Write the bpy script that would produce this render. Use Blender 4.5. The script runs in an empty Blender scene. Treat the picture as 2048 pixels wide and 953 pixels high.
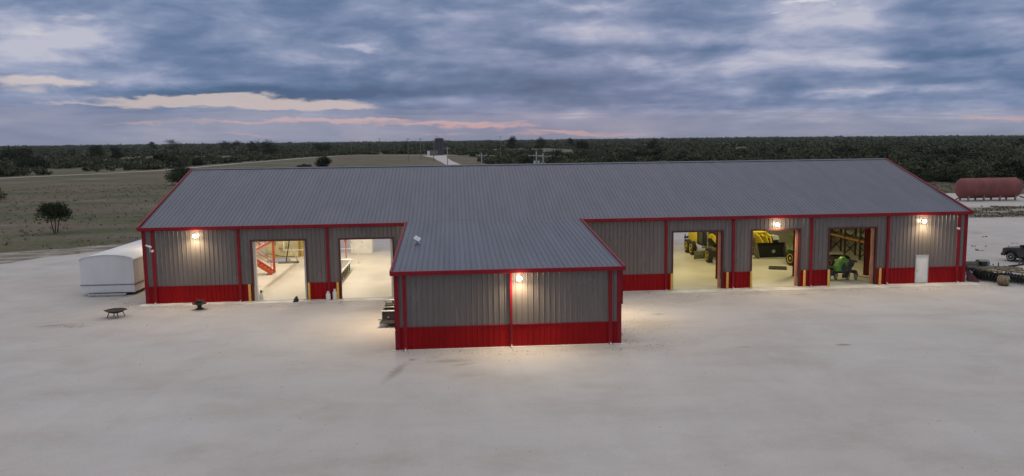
import bpy, math, random
import numpy as np
from mathutils import Vector, Matrix, noise
random.seed(7); rng = np.random.default_rng(11)
S = bpy.context.scene
COL = S.collection
PI = math.pi
R = math.radians

# ---------------------------------------------------------------- camera (solved from the photograph)
CAM = Vector((22.247, -59.117, 11.368))
YAW, PIT, ROL, FPX = R(4.153), R(-6.869), R(-0.753), 1611.5
cF = Vector((math.sin(YAW)*math.cos(PIT), math.cos(YAW)*math.cos(PIT), math.sin(PIT)))
_r = Vector((math.cos(YAW), -math.sin(YAW), 0)); _u = _r.cross(cF)
cR = _r*math.cos(ROL) + _u*math.sin(ROL); cU = _u*math.cos(ROL) - _r*math.sin(ROL)
cam_data = bpy.data.cameras.new('camera'); cam = bpy.data.objects.new('camera', cam_data); COL.objects.link(cam)
m = Matrix((cR, cU, -cF)).transposed().to_4x4(); m.translation = CAM
cam.matrix_world = m
cam_data.sensor_width = 36; cam_data.sensor_fit = 'HORIZONTAL'; cam_data.lens = FPX*36/2048
cam_data.clip_start = .5; cam_data.clip_end = 40000
S.camera = cam

# ---------------------------------------------------------------- helpers
def srgb(r, g, b):
    f = lambda c: c/12.92 if c <= .04045 else ((c+.055)/1.055)**2.4
    return (f(r/255), f(g/255), f(b/255), 1)

class MB:
    def __init__(s): s.v = []; s.f = []; s.M = None
    def add(s, vs, fs):
        n = len(s.v)
        if s.M is not None: vs = [tuple(s.M @ Vector(v)) for v in vs]
        s.v += [tuple(v) for v in vs]; s.f += [tuple(i+n for i in f) for f in fs]; return s
    def bx(s, x0, x1, y0, y1, z0, z1):
        return s.add([(x0,y0,z0),(x1,y0,z0),(x1,y1,z0),(x0,y1,z0),(x0,y0,z1),(x1,y0,z1),(x1,y1,z1),(x0,y1,z1)],
                     [(0,3,2,1),(4,5,6,7),(0,1,5,4),(1,2,6,5),(2,3,7,6),(3,0,4,7)])
    def beam(s, p, q, w, h, up=(0,0,1)):          # rectangular bar from p to q
        p = Vector(p); q = Vector(q); d = (q-p).normalized(); u = Vector(up)
        if abs(d.dot(u)) > .99: u = Vector((0,1,0))
        a = d.cross(u).normalized()*w/2; b = a.cross(d).normalized()*h/2
        vs = [p-a-b, p+a-b, p+a+b, p-a+b, q-a-b, q+a-b, q+a+b, q-a+b]
        return s.add(vs, [(0,3,2,1),(4,5,6,7),(0,1,5,4),(1,2,6,5),(2,3,7,6),(3,0,4,7)])
    def tube(s, p, q, r, n=10, r2=None, cap=True):
        p = Vector(p); q = Vector(q); d = (q-p).normalized(); r2 = r if r2 is None else r2
        u = Vector((0,0,1)) if abs(d.z) < .95 else Vector((1,0,0))
        a = d.cross(u).normalized(); b = a.cross(d)
        vs = [p+(a*math.cos(2*PI*i/n)+b*math.sin(2*PI*i/n))*r for i in range(n)] + [q+(a*math.cos(2*PI*i/n)+b*math.sin(2*PI*i/n))*r2 for i in range(n)]
        fs = [(i, i+n, (i+1) % n+n, (i+1) % n) for i in range(n)]
        if cap: fs += [tuple(range(n)), tuple(range(2*n-1, n-1, -1))]
        return s.add(vs, fs)
    def path(s, pts, r, n=6):
        for a, b in zip(pts[:-1], pts[1:]): s.tube(a, b, r, n)
        return s
    def lathe(s, prof, n=24, axis='z', c=(0,0,0)):  # prof: (radius, height)
        vs = []
        for r_, h in prof:
            for i in range(n):
                t = 2*PI*i/n; x, y = r_*math.cos(t), r_*math.sin(t)
                v = (x, y, h) if axis == 'z' else ((h, x, y) if axis == 'x' else (x, h, y))
                vs.append((v[0]+c[0], v[1]+c[1], v[2]+c[2]))
        fs = [(k*n+i, k*n+(i+1) % n, (k+1)*n+(i+1) % n, (k+1)*n+i) for k in range(len(prof)-1) for i in range(n)]
        if prof[0][0] > .001: fs.append(tuple(range(n-1, -1, -1)))
        if prof[-1][0] > .001: fs.append(tuple((len(prof)-1)*n+i for i in range(n)))
        return s.add(vs, fs)
    def prism(s, prof, a0, a1, axis='x'):         # prof: points in the plane normal to axis
        n = len(prof)
        f = {'x': lambda p, a: (a, p[0], p[1]), 'y': lambda p, a: (p[0], a, p[1]), 'z': lambda p, a: (p[0], p[1], a)}[axis]
        return s.add([f(p, a0) for p in prof]+[f(p, a1) for p in prof],
                     [tuple(range(n-1, -1, -1)), tuple(range(n, 2*n))]+[(i, (i+1) % n, (i+1) % n+n, i+n) for i in range(n)])
    def blob(s, c, rx, ry, rz, n=12, k=7, jit=0.):
        vs = []; 
        for j in range(k+1):
            ph = PI*j/k
            for i in range(n):
                t = 2*PI*i/n; q = 1+jit*(random.random()-.5)
                vs.append((c[0]+rx*q*math.sin(ph)*math.cos(t), c[1]+ry*q*math.sin(ph)*math.sin(t), c[2]+rz*q*math.cos(ph)))
        return s.add(vs, [(j*n+i, (j+1)*n+i, (j+1)*n+(i+1) % n, j*n+(i+1) % n) for j in range(k) for i in range(n)])
    def build(s, name, mat, parent=None, smooth=False, bevel=0, label=None):
        me = bpy.data.meshes.new(name); me.from_pydata(s.v, [], s.f); me.materials.append(mat)
        me.validate(); me.update()
        import bmesh
        b = bmesh.new(); b.from_mesh(me); bmesh.ops.recalc_face_normals(b, faces=b.faces); b.to_mesh(me); b.free()
        o = bpy.data.objects.new(name, me); COL.objects.link(o)
        if parent: o.parent = parent
        if smooth:
            me.polygons.foreach_set('use_smooth', [True]*len(me.polygons))
            me.set_sharp_from_angle(angle=R(38))
        if bevel:
            bv = o.modifiers.new('bevel', 'BEVEL'); bv.width = bevel; bv.segments = 2; bv.limit_method = 'ANGLE'
        if label: o['label'] = label
        return o

def tag(o, label=None, cat=None, group=None, kind=None):
    if label: o['label'] = label
    if cat: o['category'] = cat
    if group: o['group'] = group
    if kind: o['kind'] = kind
    return o
def thing(name, label, cat, loc=(0,0,0), rz=0, group=None):
    o = bpy.data.objects.new(name, None); COL.objects.link(o); o.location = loc; o.rotation_euler = (0,0,rz)
    o.empty_display_size = .3
    return tag(o, label, cat, group)
def dup(root, loc, rz=None, label=None, scale=None):
    def cp(o, par):
        c = o.copy(); COL.objects.link(c); c.parent = par
        for ch in list(o.children): cp(ch, c)
        return c
    r = cp(root, None); r.location = loc
    if rz is not None: r.rotation_euler = (0,0,rz)
    if scale: r.scale = scale
    if label: r['label'] = label
    return r

# ---------------------------------------------------------------- materials
def mat(name, col, rough=.6, metal=0., var=.12, vscale=3., bump=0., bscale=40., col2=None, detail=4, spec=.5, streak=None, coat=0):
    m = bpy.data.materials.new(name); m.use_nodes = True; nt = m.node_tree; N = nt.nodes; L = nt.links
    b = N['Principled BSDF']; b.inputs['Roughness'].default_value = rough; b.inputs['Metallic'].default_value = metal
    b.inputs['Specular IOR Level'].default_value = spec
    if coat: b.inputs['Coat Weight'].default_value = coat
    c = tuple(col[:3])
    c2 = tuple(col2[:3]) if col2 else tuple(max(0, x*(1-var*2.2)) for x in c)
    tc = N.new('ShaderNodeTexCoord'); no = N.new('ShaderNodeTexNoise'); no.inputs['Scale'].default_value = vscale; no.inputs['Detail'].default_value = detail
    src = tc.outputs['Object']
    if streak:
        mp = N.new('ShaderNodeMapping'); mp.inputs['Scale'].default_value = streak; L.new(src, mp.inputs['Vector']); src = mp.outputs['Vector']
    L.new(src, no.inputs['Vector'])
    rp = N.new('ShaderNodeValToRGB'); rp.color_ramp.elements[0].position = .32; rp.color_ramp.elements[1].position = .68
    rp.color_ramp.elements[0].color = (*c2, 1); rp.color_ramp.elements[1].color = (*[min(1, x*(1+var*.6)) for x in c], 1)
    L.new(no.outputs['Fac'], rp.inputs['Fac']); L.new(rp.outputs['Color'], b.inputs['Base Color'])
    mr = N.new('ShaderNodeMapRange'); mr.inputs['To Min'].default_value = max(.05, rough-.08); mr.inputs['To Max'].default_value = min(1, rough+.1)
    L.new(no.outputs['Fac'], mr.inputs['Value']); L.new(mr.outputs['Result'], b.inputs['Roughness'])
    if bump:
        n2 = N.new('ShaderNodeTexNoise'); n2.inputs['Scale'].default_value = bscale; n2.inputs['Detail'].default_value = 5
        L.new(tc.outputs['Object'], n2.inputs['Vector'])
        bu = N.new('ShaderNodeBump'); bu.inputs['Strength'].default_value = bump; bu.inputs['Distance'].default_value = .03
        L.new(n2.outputs['Fac'], bu.inputs['Height']); L.new(bu.outputs['Normal'], b.inputs['Normal'])
    return m
def emis(name, col, strength):
    m = bpy.data.materials.new(name); m.use_nodes = True; nt = m.node_tree; nt.nodes.remove(nt.nodes['Principled BSDF'])
    e = nt.nodes.new('ShaderNodeEmission'); e.inputs['Color'].default_value = (*col, 1); e.inputs['Strength'].default_value = strength
    nt.links.new(e.outputs[0], nt.nodes['Material Output'].inputs['Surface']); return m

M = {}
M['wall'] = mat('charcoal_siding', (.160,.136,.126), .27, .0, .08, .6, streak=(1,1,.25), spec=.55, coat=.2)
M['red'] = mat('red_siding', (.30,.005,.007), .45, 0, .1, .7, streak=(1,1,.3), spec=.15)
M['trim'] = mat('red_trim', (.25,.009,.017), .45, 0, .1, 1.5, spec=.25)
M['roof'] = mat('galvalume_roof', (.128,.130,.165), .44, .25, .11, .9, streak=(1.4,.10,1), detail=7)
M['trailer'] = mat('weathered_white_skin', (.74,.73,.73), .5, 0, .04, 1.1, streak=(1,1,.35), detail=8, bump=.08, bscale=3)
M['white'] = mat('white_paint', (.74,.74,.72), .45, 0, .06, 2)
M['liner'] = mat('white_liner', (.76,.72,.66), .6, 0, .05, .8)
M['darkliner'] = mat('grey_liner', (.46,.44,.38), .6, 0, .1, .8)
M['slab'] = mat('concrete_floor', (.58,.55,.48), .45, 0, .07, .35, bump=.05, detail=8)
M['apron'] = mat('concrete_apron', (.66,.63,.58), .75, 0, .12, .8, bump=.15, detail=8)
M['frame'] = mat('dark_red_frame', (.09,.02,.02), .5)
M['jamb'] = mat('lit_red_jamb', (.55,.24,.17), .5, 0, .1, 2)  # red jamb with the glow from the hall mixed into its colour
M['steel_red'] = mat('primer_red_steel', (.20,.02,.015), .5, 0, .15, 2)
M['stair_red'] = mat('stair_red', (.50,.085,.035), .45, 0, .1, 2)
M['yellow'] = mat('bollard_yellow', (.70,.44,.09), .5, 0, .12, 4)
M['myellow'] = mat('machine_yellow', (.72,.56,.03), .4, 0, .1, 2, coat=.2)
M['mgreen'] = mat('machine_green', (.09,.29,.03), .4, 0, .15, 3, coat=.2)
M['black'] = mat('black_paint', (.02,.02,.02), .5, 0, .2, 4)
M['tyre'] = mat('tyre_rubber', (.035,.033,.03), .8, 0, .2, 6, bump=.3, bscale=30)
M['dark'] = mat('dark_steel', (.06,.055,.05), .55, .3, .2, 5)
M['grey'] = mat('grey_steel', (.25,.25,.25), .45, .5, .15, 3)
M['lgrey'] = mat('light_grey', (.5,.5,.49), .5, .1, .1, 3)
M['rust'] = mat('rusty_steel', (.065,.047,.040), .85, .2, .25, 6, bump=.3)
M['wood'] = mat('weathered_wood', (.22,.17,.11), .85, 0, .25, 4, bump=.3, streak=(1,1,6))
M['glass'] = mat('dark_glass', (.02,.025,.03), .08, 0, .05, 1, spec=.8)
M['chrome'] = mat('chrome', (.6,.6,.62), .2, 1, .05, 3)
M['truck'] = mat('charcoal_car_paint', (.075,.075,.08), .38, .3, .05, 1, coat=.25)
M['tank_red'] = mat('faded_red_tank', (.25,.085,.075), .75, 0, .18, .5, bump=.15, bscale=6, detail=9, col2=(.17,.065,.06), spec=.2)
M['tank_dark'] = mat('dark_tank_steel', (.085,.08,.095), .7, .2, .1, .2)
M['tan'] = mat('tan_canvas', (.48,.42,.24), .8, 0, .12, 1.2, col2=(.34,.30,.16))
M['cyellow'] = mat('yellow_panel', (.70,.50,.12), .5, 0, .08, 1)
M['olive'] = mat('olive_steel', (.17,.17,.10), .6, 0, .2, 4)
M['rackorange'] = mat('rack_beam', (.45,.20,.05), .5, 0, .15, 3)
M['rackdark'] = mat('rack_upright', (.05,.04,.03), .55, 0, .2, 3)
M['shed'] = mat('shed_metal', (.17,.15,.15), .6, .1, .1, .6)
M['pole'] = mat('pole_wood', (.24,.21,.19), .9, 0, .2, 1, streak=(4,4,.4))
M['polegrey'] = mat('pole_grey_wood', (.46,.44,.43), .9, 0, .15, 1, streak=(4,4,.4))
M['bluecloth'] = mat('blue_grey_cloth', (.28,.32,.45), .8, 0, .15, 2)
M['burlap'] = mat('tan_drum', (.30,.25,.16), .9, 0, .25, 5, bump=.4)
M['dgreen'] = mat('faded_dark_green', (.06,.08,.06), .6, 0, .2, 3)
M['palegreen'] = mat('pale_green_grey', (.25,.29,.25), .6, 0, .15, 3)
M['bark'] = mat('tree_bark', (.09,.07,.055), .95, 0, .25, 4, bump=.5)
M['lamp'] = emis('lamp_lens', (1,.86,.58), 40)
# ---------------------------------------------------------------- ground height
def smooth(a, b, x):
    t = max(0, min(1, (x-a)/(b-a))); return t*t*(3-2*t)
AZ = [(-40, 9), (-29, 8), (-15, 8), (-2, 6), (4, 6), (14, 5), (22, 4), (36, -4), (60, -4)]
def farh(az):
    if az <= AZ[0][0]: return AZ[0][1]
    for (a, h), (b, g) in zip(AZ[:-1], AZ[1:]):
        if az <= b: return h+(g-h)*(az-a)/(b-a)
    return AZ[-1][1]
def hz(x, y):
    dx, dy = x-CAM.x, y-CAM.y; d = math.hypot(dx, dy); az = math.degrees(math.atan2(dx, dy))
    if abs(az) > 90: return -.06
    return -.06 + farh(az)*smooth(600, 3800, d)

# ---------------------------------------------------------------- ground sheet
def ramp(N, L, fac, stops):
    rp = N.new('ShaderNodeValToRGB'); e = rp.color_ramp.elements
    e[0].position, e[0].color = stops[0][0], (*stops[0][1], 1); e[1].position, e[1].color = stops[-1][0], (*stops[-1][1], 1)
    for p_, c_ in stops[1:-1]:
        q = e.new(p_); q.color = (*c_, 1)
    L.new(fac, rp.inputs['Fac']); return rp.outputs['Color']
def noise_n(N, L, vec, scale, detail=5, rough=.55, mapscale=None, dist=0):
    if mapscale:
        mp = N.new('ShaderNodeMapping'); mp.inputs['Scale'].default_value = mapscale; L.new(vec, mp.inputs['Vector']); vec = mp.outputs['Vector']
    n = N.new('ShaderNodeTexNoise'); n.inputs['Scale'].default_value = scale; n.inputs['Detail'].default_value = detail; n.inputs['Roughness'].default_value = rough
    n.inputs['Distortion'].default_value = dist
    L.new(vec, n.inputs['Vector']); return n.outputs['Fac']
def mixc(N, L, fac, a, b, mode='MIX'):
    mx = N.new('ShaderNodeMix'); mx.data_type = 'RGBA'; mx.blend_type = mode
    for s_, i in ((fac, 0), (a, 6), (b, 7)):
        if hasattr(s_, 'is_linked'): L.new(s_, mx.inputs[i])
        elif isinstance(s_, (int, float)): mx.inputs[i].default_value = s_
        else: mx.inputs[i].default_value = (*s_, 1)
    return mx.outputs[2]
def new_mat(name, rough=.95):
    m = bpy.data.materials.new(name); m.use_nodes = True; N = m.node_tree.nodes; L = m.node_tree.links
    b = N['Principled BSDF']; b.inputs['Roughness'].default_value = rough; b.inputs['Specular IOR Level'].default_value = .2
    tc = N.new('ShaderNodeTexCoord'); return m, N, L, b, tc.outputs['Object']
def bumpn(N, L, b, fac, st, dist):
    bu = N.new('ShaderNodeBump'); bu.inputs['Strength'].default_value = st; bu.inputs['Distance'].default_value = dist
    L.new(fac, bu.inputs['Height']); L.new(bu.outputs['Normal'], b.inputs['Normal'])

# dry pasture
gm, N, L, b, v = new_mat('dry_pasture')
base = ramp(N, L, noise_n(N, L, v, .035, 8, .62, (1, 1.6, 1)), [(.3, (.120,.095,.064)), (.45, (.165,.132,.090)), (.58, (.198,.160,.114)), (.72, (.27,.225,.175))])
green = ramp(N, L, noise_n(N, L, v, .05, 6, .6, (.6, 1.5, 1), .4), [(.47, (0,0,0)), (.62, (1,1,1))])
c = mixc(N, L, green, base, (.10,.118,.050))
pink = ramp(N, L, noise_n(N, L, v, .11, 7, .65, (1, .8, 1)), [(.55, (0,0,0)), (.75, (.8,.8,.8))])
c = mixc(N, L, pink, c, (.16,.125,.11))
fine = ramp(N, L, noise_n(N, L, v, 1.4, 8, .75), [(.3, (.45,.45,.45)), (.7, (1.25,1.25,1.25))])
c = mixc(N, L, 1.0, c, fine, 'MULTIPLY'); L.new(c, b.inputs['Base Color'])
bumpn(N, L, b, noise_n(N, L, v, 1.1, 8, .8), .7, .35)
M['pasture'] = gm
# weathered caliche
gm, N, L, b, v = new_mat('caliche_gravel', .92)
base = ramp(N, L, noise_n(N, L, v, .05, 7, .6, (1, 1.4, 1), .6), [(.3, (.49,.455,.43)), (.5, (.53,.495,.465)), (.7, (.56,.525,.495))])
tr = ramp(N, L, noise_n(N, L, v, .10, 6, .65, (.7, 1.3, 1), 1.6), [(.36, (.94,.935,.93)), (.55, (1,1,1)), (.66, (1.03,1.03,1.03))])
c = mixc(N, L, 1.0, base, tr, 'MULTIPLY')
tr2 = ramp(N, L, noise_n(N, L, v, .13, 5, .6, (1.3, .45, 1), 2.2), [(.36, (.95,.945,.94)), (.56, (1,1,1))])
c = mixc(N, L, 1.0, c, tr2, 'MULTIPLY')
st = ramp(N, L, noise_n(N, L, v, .42, 7, .7, (.8, 1.3, 1), .3), [(.66, (0,0,0)), (.80, (.6,.6,.6))])
c = mixc(N, L, st, c, (.30,.25,.22))
fine = ramp(N, L, noise_n(N, L, v, 9, 6, .8), [(.3, (.92,.92,.92)), (.7, (1.05,1.05,1.05))])
c = mixc(N, L, 1.0, c, fine, 'MULTIPLY')
mot = ramp(N, L, noise_n(N, L, v, .28, 8, .7, (.7, 1.1, 1), .2), [(.34, (.92,.90,.875)), (.5, (1,1,1)), (.68, (1.035,1.03,1.03))])
c = mixc(N, L, 1.0, c, mot, 'MULTIPLY')
pk_ = ramp(N, L, noise_n(N, L, v, .07, 4, .5), [(.42, (1,1,1)), (.62, (1.0,.972,.965))])
c = mixc(N, L, 1.0, c, pk_, 'MULTIPLY')
# worn marks with a place of their own: spill by the annex, tyre scuffs; strips along the apron edges paint in the shadow gap
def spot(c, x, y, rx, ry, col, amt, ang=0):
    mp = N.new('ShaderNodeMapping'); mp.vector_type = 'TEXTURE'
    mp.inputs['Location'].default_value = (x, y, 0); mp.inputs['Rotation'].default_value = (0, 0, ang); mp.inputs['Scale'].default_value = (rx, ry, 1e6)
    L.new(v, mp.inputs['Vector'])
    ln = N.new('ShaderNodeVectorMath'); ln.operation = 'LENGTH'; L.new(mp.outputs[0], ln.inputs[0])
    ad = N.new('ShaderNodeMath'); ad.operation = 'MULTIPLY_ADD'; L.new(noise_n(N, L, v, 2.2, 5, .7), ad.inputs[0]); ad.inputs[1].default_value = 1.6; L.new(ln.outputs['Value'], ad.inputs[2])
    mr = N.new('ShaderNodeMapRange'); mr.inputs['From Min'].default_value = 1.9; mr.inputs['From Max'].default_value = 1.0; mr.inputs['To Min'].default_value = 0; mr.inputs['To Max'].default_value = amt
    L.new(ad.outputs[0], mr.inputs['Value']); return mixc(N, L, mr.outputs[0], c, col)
for a in [(21.9,-17.9,1.1,.35,(.24,.20,.17),.65,0),(22.6,-18.6,.8,.3,(.26,.22,.19),.5,.3),(19.9,-17.4,.28,.3,(.22,.19,.17),.7,0),(19.2,-19.6,.35,2.0,(.30,.255,.22),.75,-.25),(22.0,-17.9,2.4,.9,(.38,.33,.28),.5,0),
          (43.5,-17.2,.5,.25,(.2,.17,.15),.75,0),(38.0,-17.0,.5,.25,(.32,.28,.25),.5,0),(35.5,-8.2,.5,.3,(.25,.21,.18),.6,0),(34.6,-11.0,1.8,2.2,(.40,.35,.28),.5,0),(44.2,-2.1,2.6,.35,(.3,.26,.23),.45,.05),
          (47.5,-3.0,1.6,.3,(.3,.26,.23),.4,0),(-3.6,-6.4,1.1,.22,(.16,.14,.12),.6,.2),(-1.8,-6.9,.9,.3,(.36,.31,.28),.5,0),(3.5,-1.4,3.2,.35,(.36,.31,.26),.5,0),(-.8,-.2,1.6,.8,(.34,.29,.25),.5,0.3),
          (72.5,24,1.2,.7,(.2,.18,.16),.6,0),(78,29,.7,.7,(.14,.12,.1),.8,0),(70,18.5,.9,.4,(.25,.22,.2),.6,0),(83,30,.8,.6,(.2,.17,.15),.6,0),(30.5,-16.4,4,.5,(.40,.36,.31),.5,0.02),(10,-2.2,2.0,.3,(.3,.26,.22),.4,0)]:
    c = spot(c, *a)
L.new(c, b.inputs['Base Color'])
bumpn(N, L, b, noise_n(N, L, v, 3.5, 8, .75), .5, .05)
M['caliche'] = gm
# weedy gravel
gm, N, L, b, v = new_mat('weedy_gravel')
base = ramp(N, L, noise_n(N, L, v, .45, 8, .75, (.5, 1.4, 1)), [(.42, (.16,.14,.10)), (.52, (.26,.23,.19)), (.62, (.42,.39,.36))])
L.new(base, b.inputs['Base Color']); M['weedy'] = gm

g = MB(); az_n, ds = 120, [0, 20, 45, 80, 120, 170, 240, 330, 450, 600, 800, 1050, 1400, 1800, 2300, 2900, 3600, 4500, 6000, 9000, 14000, 22000]
vs = [(CAM.x, CAM.y, -.06)]
for d in ds[1:]:
    for i in range(az_n):
        t = 2*PI*i/az_n; x, y = CAM.x+d*math.sin(t), CAM.y+d*math.cos(t)
        vs.append((x, y, hz(x, y)))
fs = [(0, 1+i, 1+(i+1) % az_n) for i in range(az_n)]
for k in range(len(ds)-2):
    a = 1+k*az_n; fs += [(a+i, a+az_n+i, a+az_n+(i+1) % az_n, a+(i+1) % az_n) for i in range(az_n)]
g.add(vs, fs); o = g.build('ground', M['pasture'], smooth=True); tag(o, kind='structure')

def sheet(name, pts, z, mt, jitter=.8, step=3.0, closed=True, follow=False):
    out = []
    n = len(pts)
    for i in range(n):
        a = Vector((*pts[i], 0)); b_ = Vector((*pts[(i+1) % n], 0)); k = max(1, min(120, int((b_-a).length/step)))
        for j in range(k):
            q = a.lerp(b_, j/k); s_ = jitter
            out.append((q.x+s_*(noise.noise(q*.21)*1.6+noise.noise(q*.9)*.7), q.y+s_*(noise.noise(q*.23+Vector((9,4,2)))*1.6+noise.noise(q*.8+Vector((3,1,7)))*.7)))
    import bmesh
    from mathutils.geometry import delaunay_2d_cdt
    n_ = len(out); cv, ce, cf, _a, _b, _c = delaunay_2d_cdt([Vector(q_) for q_ in out], [], [list(range(n_))], 1, 1e-4)
    me = bpy.data.meshes.new(name); me.from_pydata([(q_.x, q_.y, z) for q_ in cv], [], cf); me.update(); me.materials.append(mt)
    bm = bmesh.new(); bm.from_mesh(me)
    for f_ in bm.faces:
        f_.normal_update()
        if f_.normal.z < 0: f_.normal_flip()
    bm.to_mesh(me); bm.free()
    o = bpy.data.objects.new(name, me); COL.objects.link(o); return tag(o, kind='structure')
sheet('weedy_verge', [(-160,-40),(-45,4),(-28.5,31),(-23,33.5),(-18.4,36.6),(-14,39.5),(-9,43),(0,45.5),(20,45),(50,47),(70,53),(80,66),(92,68),(100,64),(150,62),(220,60),(220,50),(70,40),(50,38),(0,37),(-14,28),(-22,15),(-60,-30)], -.035, M['weedy'], .9, 2.0)
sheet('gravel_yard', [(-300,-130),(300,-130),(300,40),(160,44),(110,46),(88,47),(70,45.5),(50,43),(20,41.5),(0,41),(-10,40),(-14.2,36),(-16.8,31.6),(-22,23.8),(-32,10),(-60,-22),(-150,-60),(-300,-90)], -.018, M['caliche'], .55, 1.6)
sheet('gravel_pad', [(88,63),(104,62.5),(128,63),(160,64),(240,66),(240,92),(160,86),(128,88),(118,96),(106,92),(96,82),(90,72)], -.022, M['caliche'], 1.2, 2.0)

def strip(name, pts, w, z, mt, jit=.35):
    vs = []; fs = []; P = [Vector((*p_[:2], 0)) for p_ in pts]; W = [p_[2] if len(p_) > 2 else w for p_ in pts]
    Q = []; QW = []
    for (a, b_), (wa, wb) in zip(zip(P[:-1], P[1:]), zip(W[:-1], W[1:])):
        k = max(1, int((b_-a).length/6))
        for j in range(k): Q.append(a.lerp(b_, j/k)); QW.append(wa+(wb-wa)*j/k)
    Q.append(P[-1]); QW.append(W[-1])
    for _ in range(6):
        Q = [Q[0]]+[(Q[i-1]+Q[i]*2+Q[i+1])/4 for i in range(1, len(Q)-1)]+[Q[-1]]
    for i, q in enumerate(Q):
        t = (Q[min(i+1, len(Q)-1)]-Q[max(i-1, 0)]).normalized(); n_ = Vector((-t.y, t.x, 0))
        for s_ in (-1, 1):
            e = q+n_*s_*(QW[i]/2+jit*noise.noise(q*.3+Vector((s_*5,0,0)))*2); vs.append((e.x, e.y, hz(e.x, e.y)+.06+z))
    fs = [(2*i, 2*i+1, 2*i+3, 2*i+2) for i in range(len(Q)-1)]
    m_ = MB(); m_.add(vs, fs); return tag(m_.build(name, mt), kind='structure')
ROAD = [(-420,-60),(-260,120),(-190,205),(-147,256),(-112,320),(-107,446),(-94,600),(-76,705),(-48,690),(-20,655),(2,622),(12,612)]
strip('dirt_road', ROAD, 3.6, -.02, M['caliche'])
strip('driveway', [(6,640,16),(9,612,20),(13,540,10),(18,430,8),(25,311,6.5),(29,200,7),(30,90,8),(30,41,9)], 8, -.028, M['caliche'])
sheet('tank_pad', [(-3,628),(30,628),(34,650),(20,668),(-6,660),(-12,640)], -.026, M['caliche'], 1.2, 4)

# ---------------------------------------------------------------- world: dusk sky under broken cloud
W = bpy.data.worlds.new('World'); S.world = W; W.use_nodes = True; nt = W.node_tree; N = nt.nodes; L = nt.links
for n_ in list(N): N.remove(n_)
out = N.new('ShaderNodeOutputWorld')
SUN_EL, SUN_AZ = R(2.0), R(8)
sky = N.new('ShaderNodeTexSky'); sky.sky_type = 'NISHITA'; sky.sun_disc = False; sky.sun_elevation = SUN_EL; sky.sun_rotation = SUN_AZ
sky.air_density = 1.2; sky.dust_density = 1.5
bgN = N.new('ShaderNodeBackground'); bgN.inputs['Strength'].default_value = .10; L.new(sky.outputs[0], bgN.inputs['Color'])
def mth(op, a, b_=None, c_=None, clamp=False):
    n = N.new('ShaderNodeMath'); n.operation = op; n.use_clamp = clamp
    for i, x in enumerate((a, b_, c_)):
        if x is None: continue
        if isinstance(x, (int, float)): n.inputs[i].default_value = x
        else: L.new(x, n.inputs[i])
    return n.outputs[0]
tc = N.new('ShaderNodeTexCoord'); D = tc.outputs['Generated']
sp = N.new('ShaderNodeSeparateXYZ'); L.new(D, sp.inputs[0]); X, Y, Z = sp.outputs
azr = mth('ARCTAN2', X, Y); elr = mth('ARCSINE', Z)
ae = N.new('ShaderNodeCombineXYZ'); L.new(azr, ae.inputs[0]); L.new(elr, ae.inputs[1])
den = mth('ADD', mth('MAXIMUM', Z, 0.0), .055)
pl = N.new('ShaderNodeCombineXYZ'); L.new(mth('DIVIDE', X, den), pl.inputs[0]); L.new(mth('DIVIDE', Y, den), pl.inputs[1])
n1 = noise_n(N, L, pl.outputs[0], .55, 7, .56, (1, .9, 1), .25)
n2 = noise_n(N, L, pl.outputs[0], 1.7, 6, .6, (.8, 1.3, 1), .35)
ae_s = noise_n(N, L, ae.outputs[0], 7.5, 4, .5, (1, 3.4, 1), .5)       # soft streaks stretched along the horizon
ae_f = noise_n(N, L, ae.outputs[0], 24, 5, .6, (1, 2.3, 1), .5)
# warped az/el for the ragged cloud edges
wv = N.new('ShaderNodeTexNoise'); wv.inputs['Scale'].default_value = 14; wv.inputs['Detail'].default_value = 6; wv.inputs['Roughness'].default_value = .62
mp = N.new('ShaderNodeMapping'); mp.inputs['Scale'].default_value = (1, 3.5, 1); L.new(ae.outputs[0], mp.inputs['Vector']); L.new(mp.outputs[0], wv.inputs['Vector'])
wo = N.new('ShaderNodeVectorMath'); wo.operation = 'SUBTRACT'; L.new(wv.outputs['Color'], wo.inputs[0]); wo.inputs[1].default_value = (.5,.5,.5)
ws = N.new('ShaderNodeVectorMath'); ws.operation = 'MULTIPLY'; L.new(wo.outputs[0], ws.inputs[0]); ws.inputs[1].default_value = (.12,.026,0)
wa = N.new('ShaderNodeVectorMath'); wa.operation = 'ADD'; L.new(ae.outputs[0], wa.inputs[0]); L.new(ws.outputs[0], wa.inputs[1])
def direction(px, py):
    d = cF*FPX+cR*(px-1024)+cU*(476.5-py); d.normalize(); return math.atan2(d.x, d.y), math.asin(d.z)
def blobg(px, py, sx, sy, amp, acc):
    a, e = direction(px, py)
    s1 = N.new('ShaderNodeVectorMath'); s1.operation = 'SUBTRACT'; L.new(wa.outputs[0], s1.inputs[0]); s1.inputs[1].default_value = (a, e, 0)
    s2 = N.new('ShaderNodeVectorMath'); s2.operation = 'MULTIPLY'; L.new(s1.outputs[0], s2.inputs[0]); s2.inputs[1].default_value = (FPX/sx, FPX/sy, 0)
    s3 = N.new('ShaderNodeVectorMath'); s3.operation = 'DOT_PRODUCT'; L.new(s2.outputs[0], s3.inputs[0]); L.new(s2.outputs[0], s3.inputs[1])
    e_ = mth('POWER', .3679, s3.outputs['Value'])
    return mth('MULTIPLY_ADD', e_, amp, acc)
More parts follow.
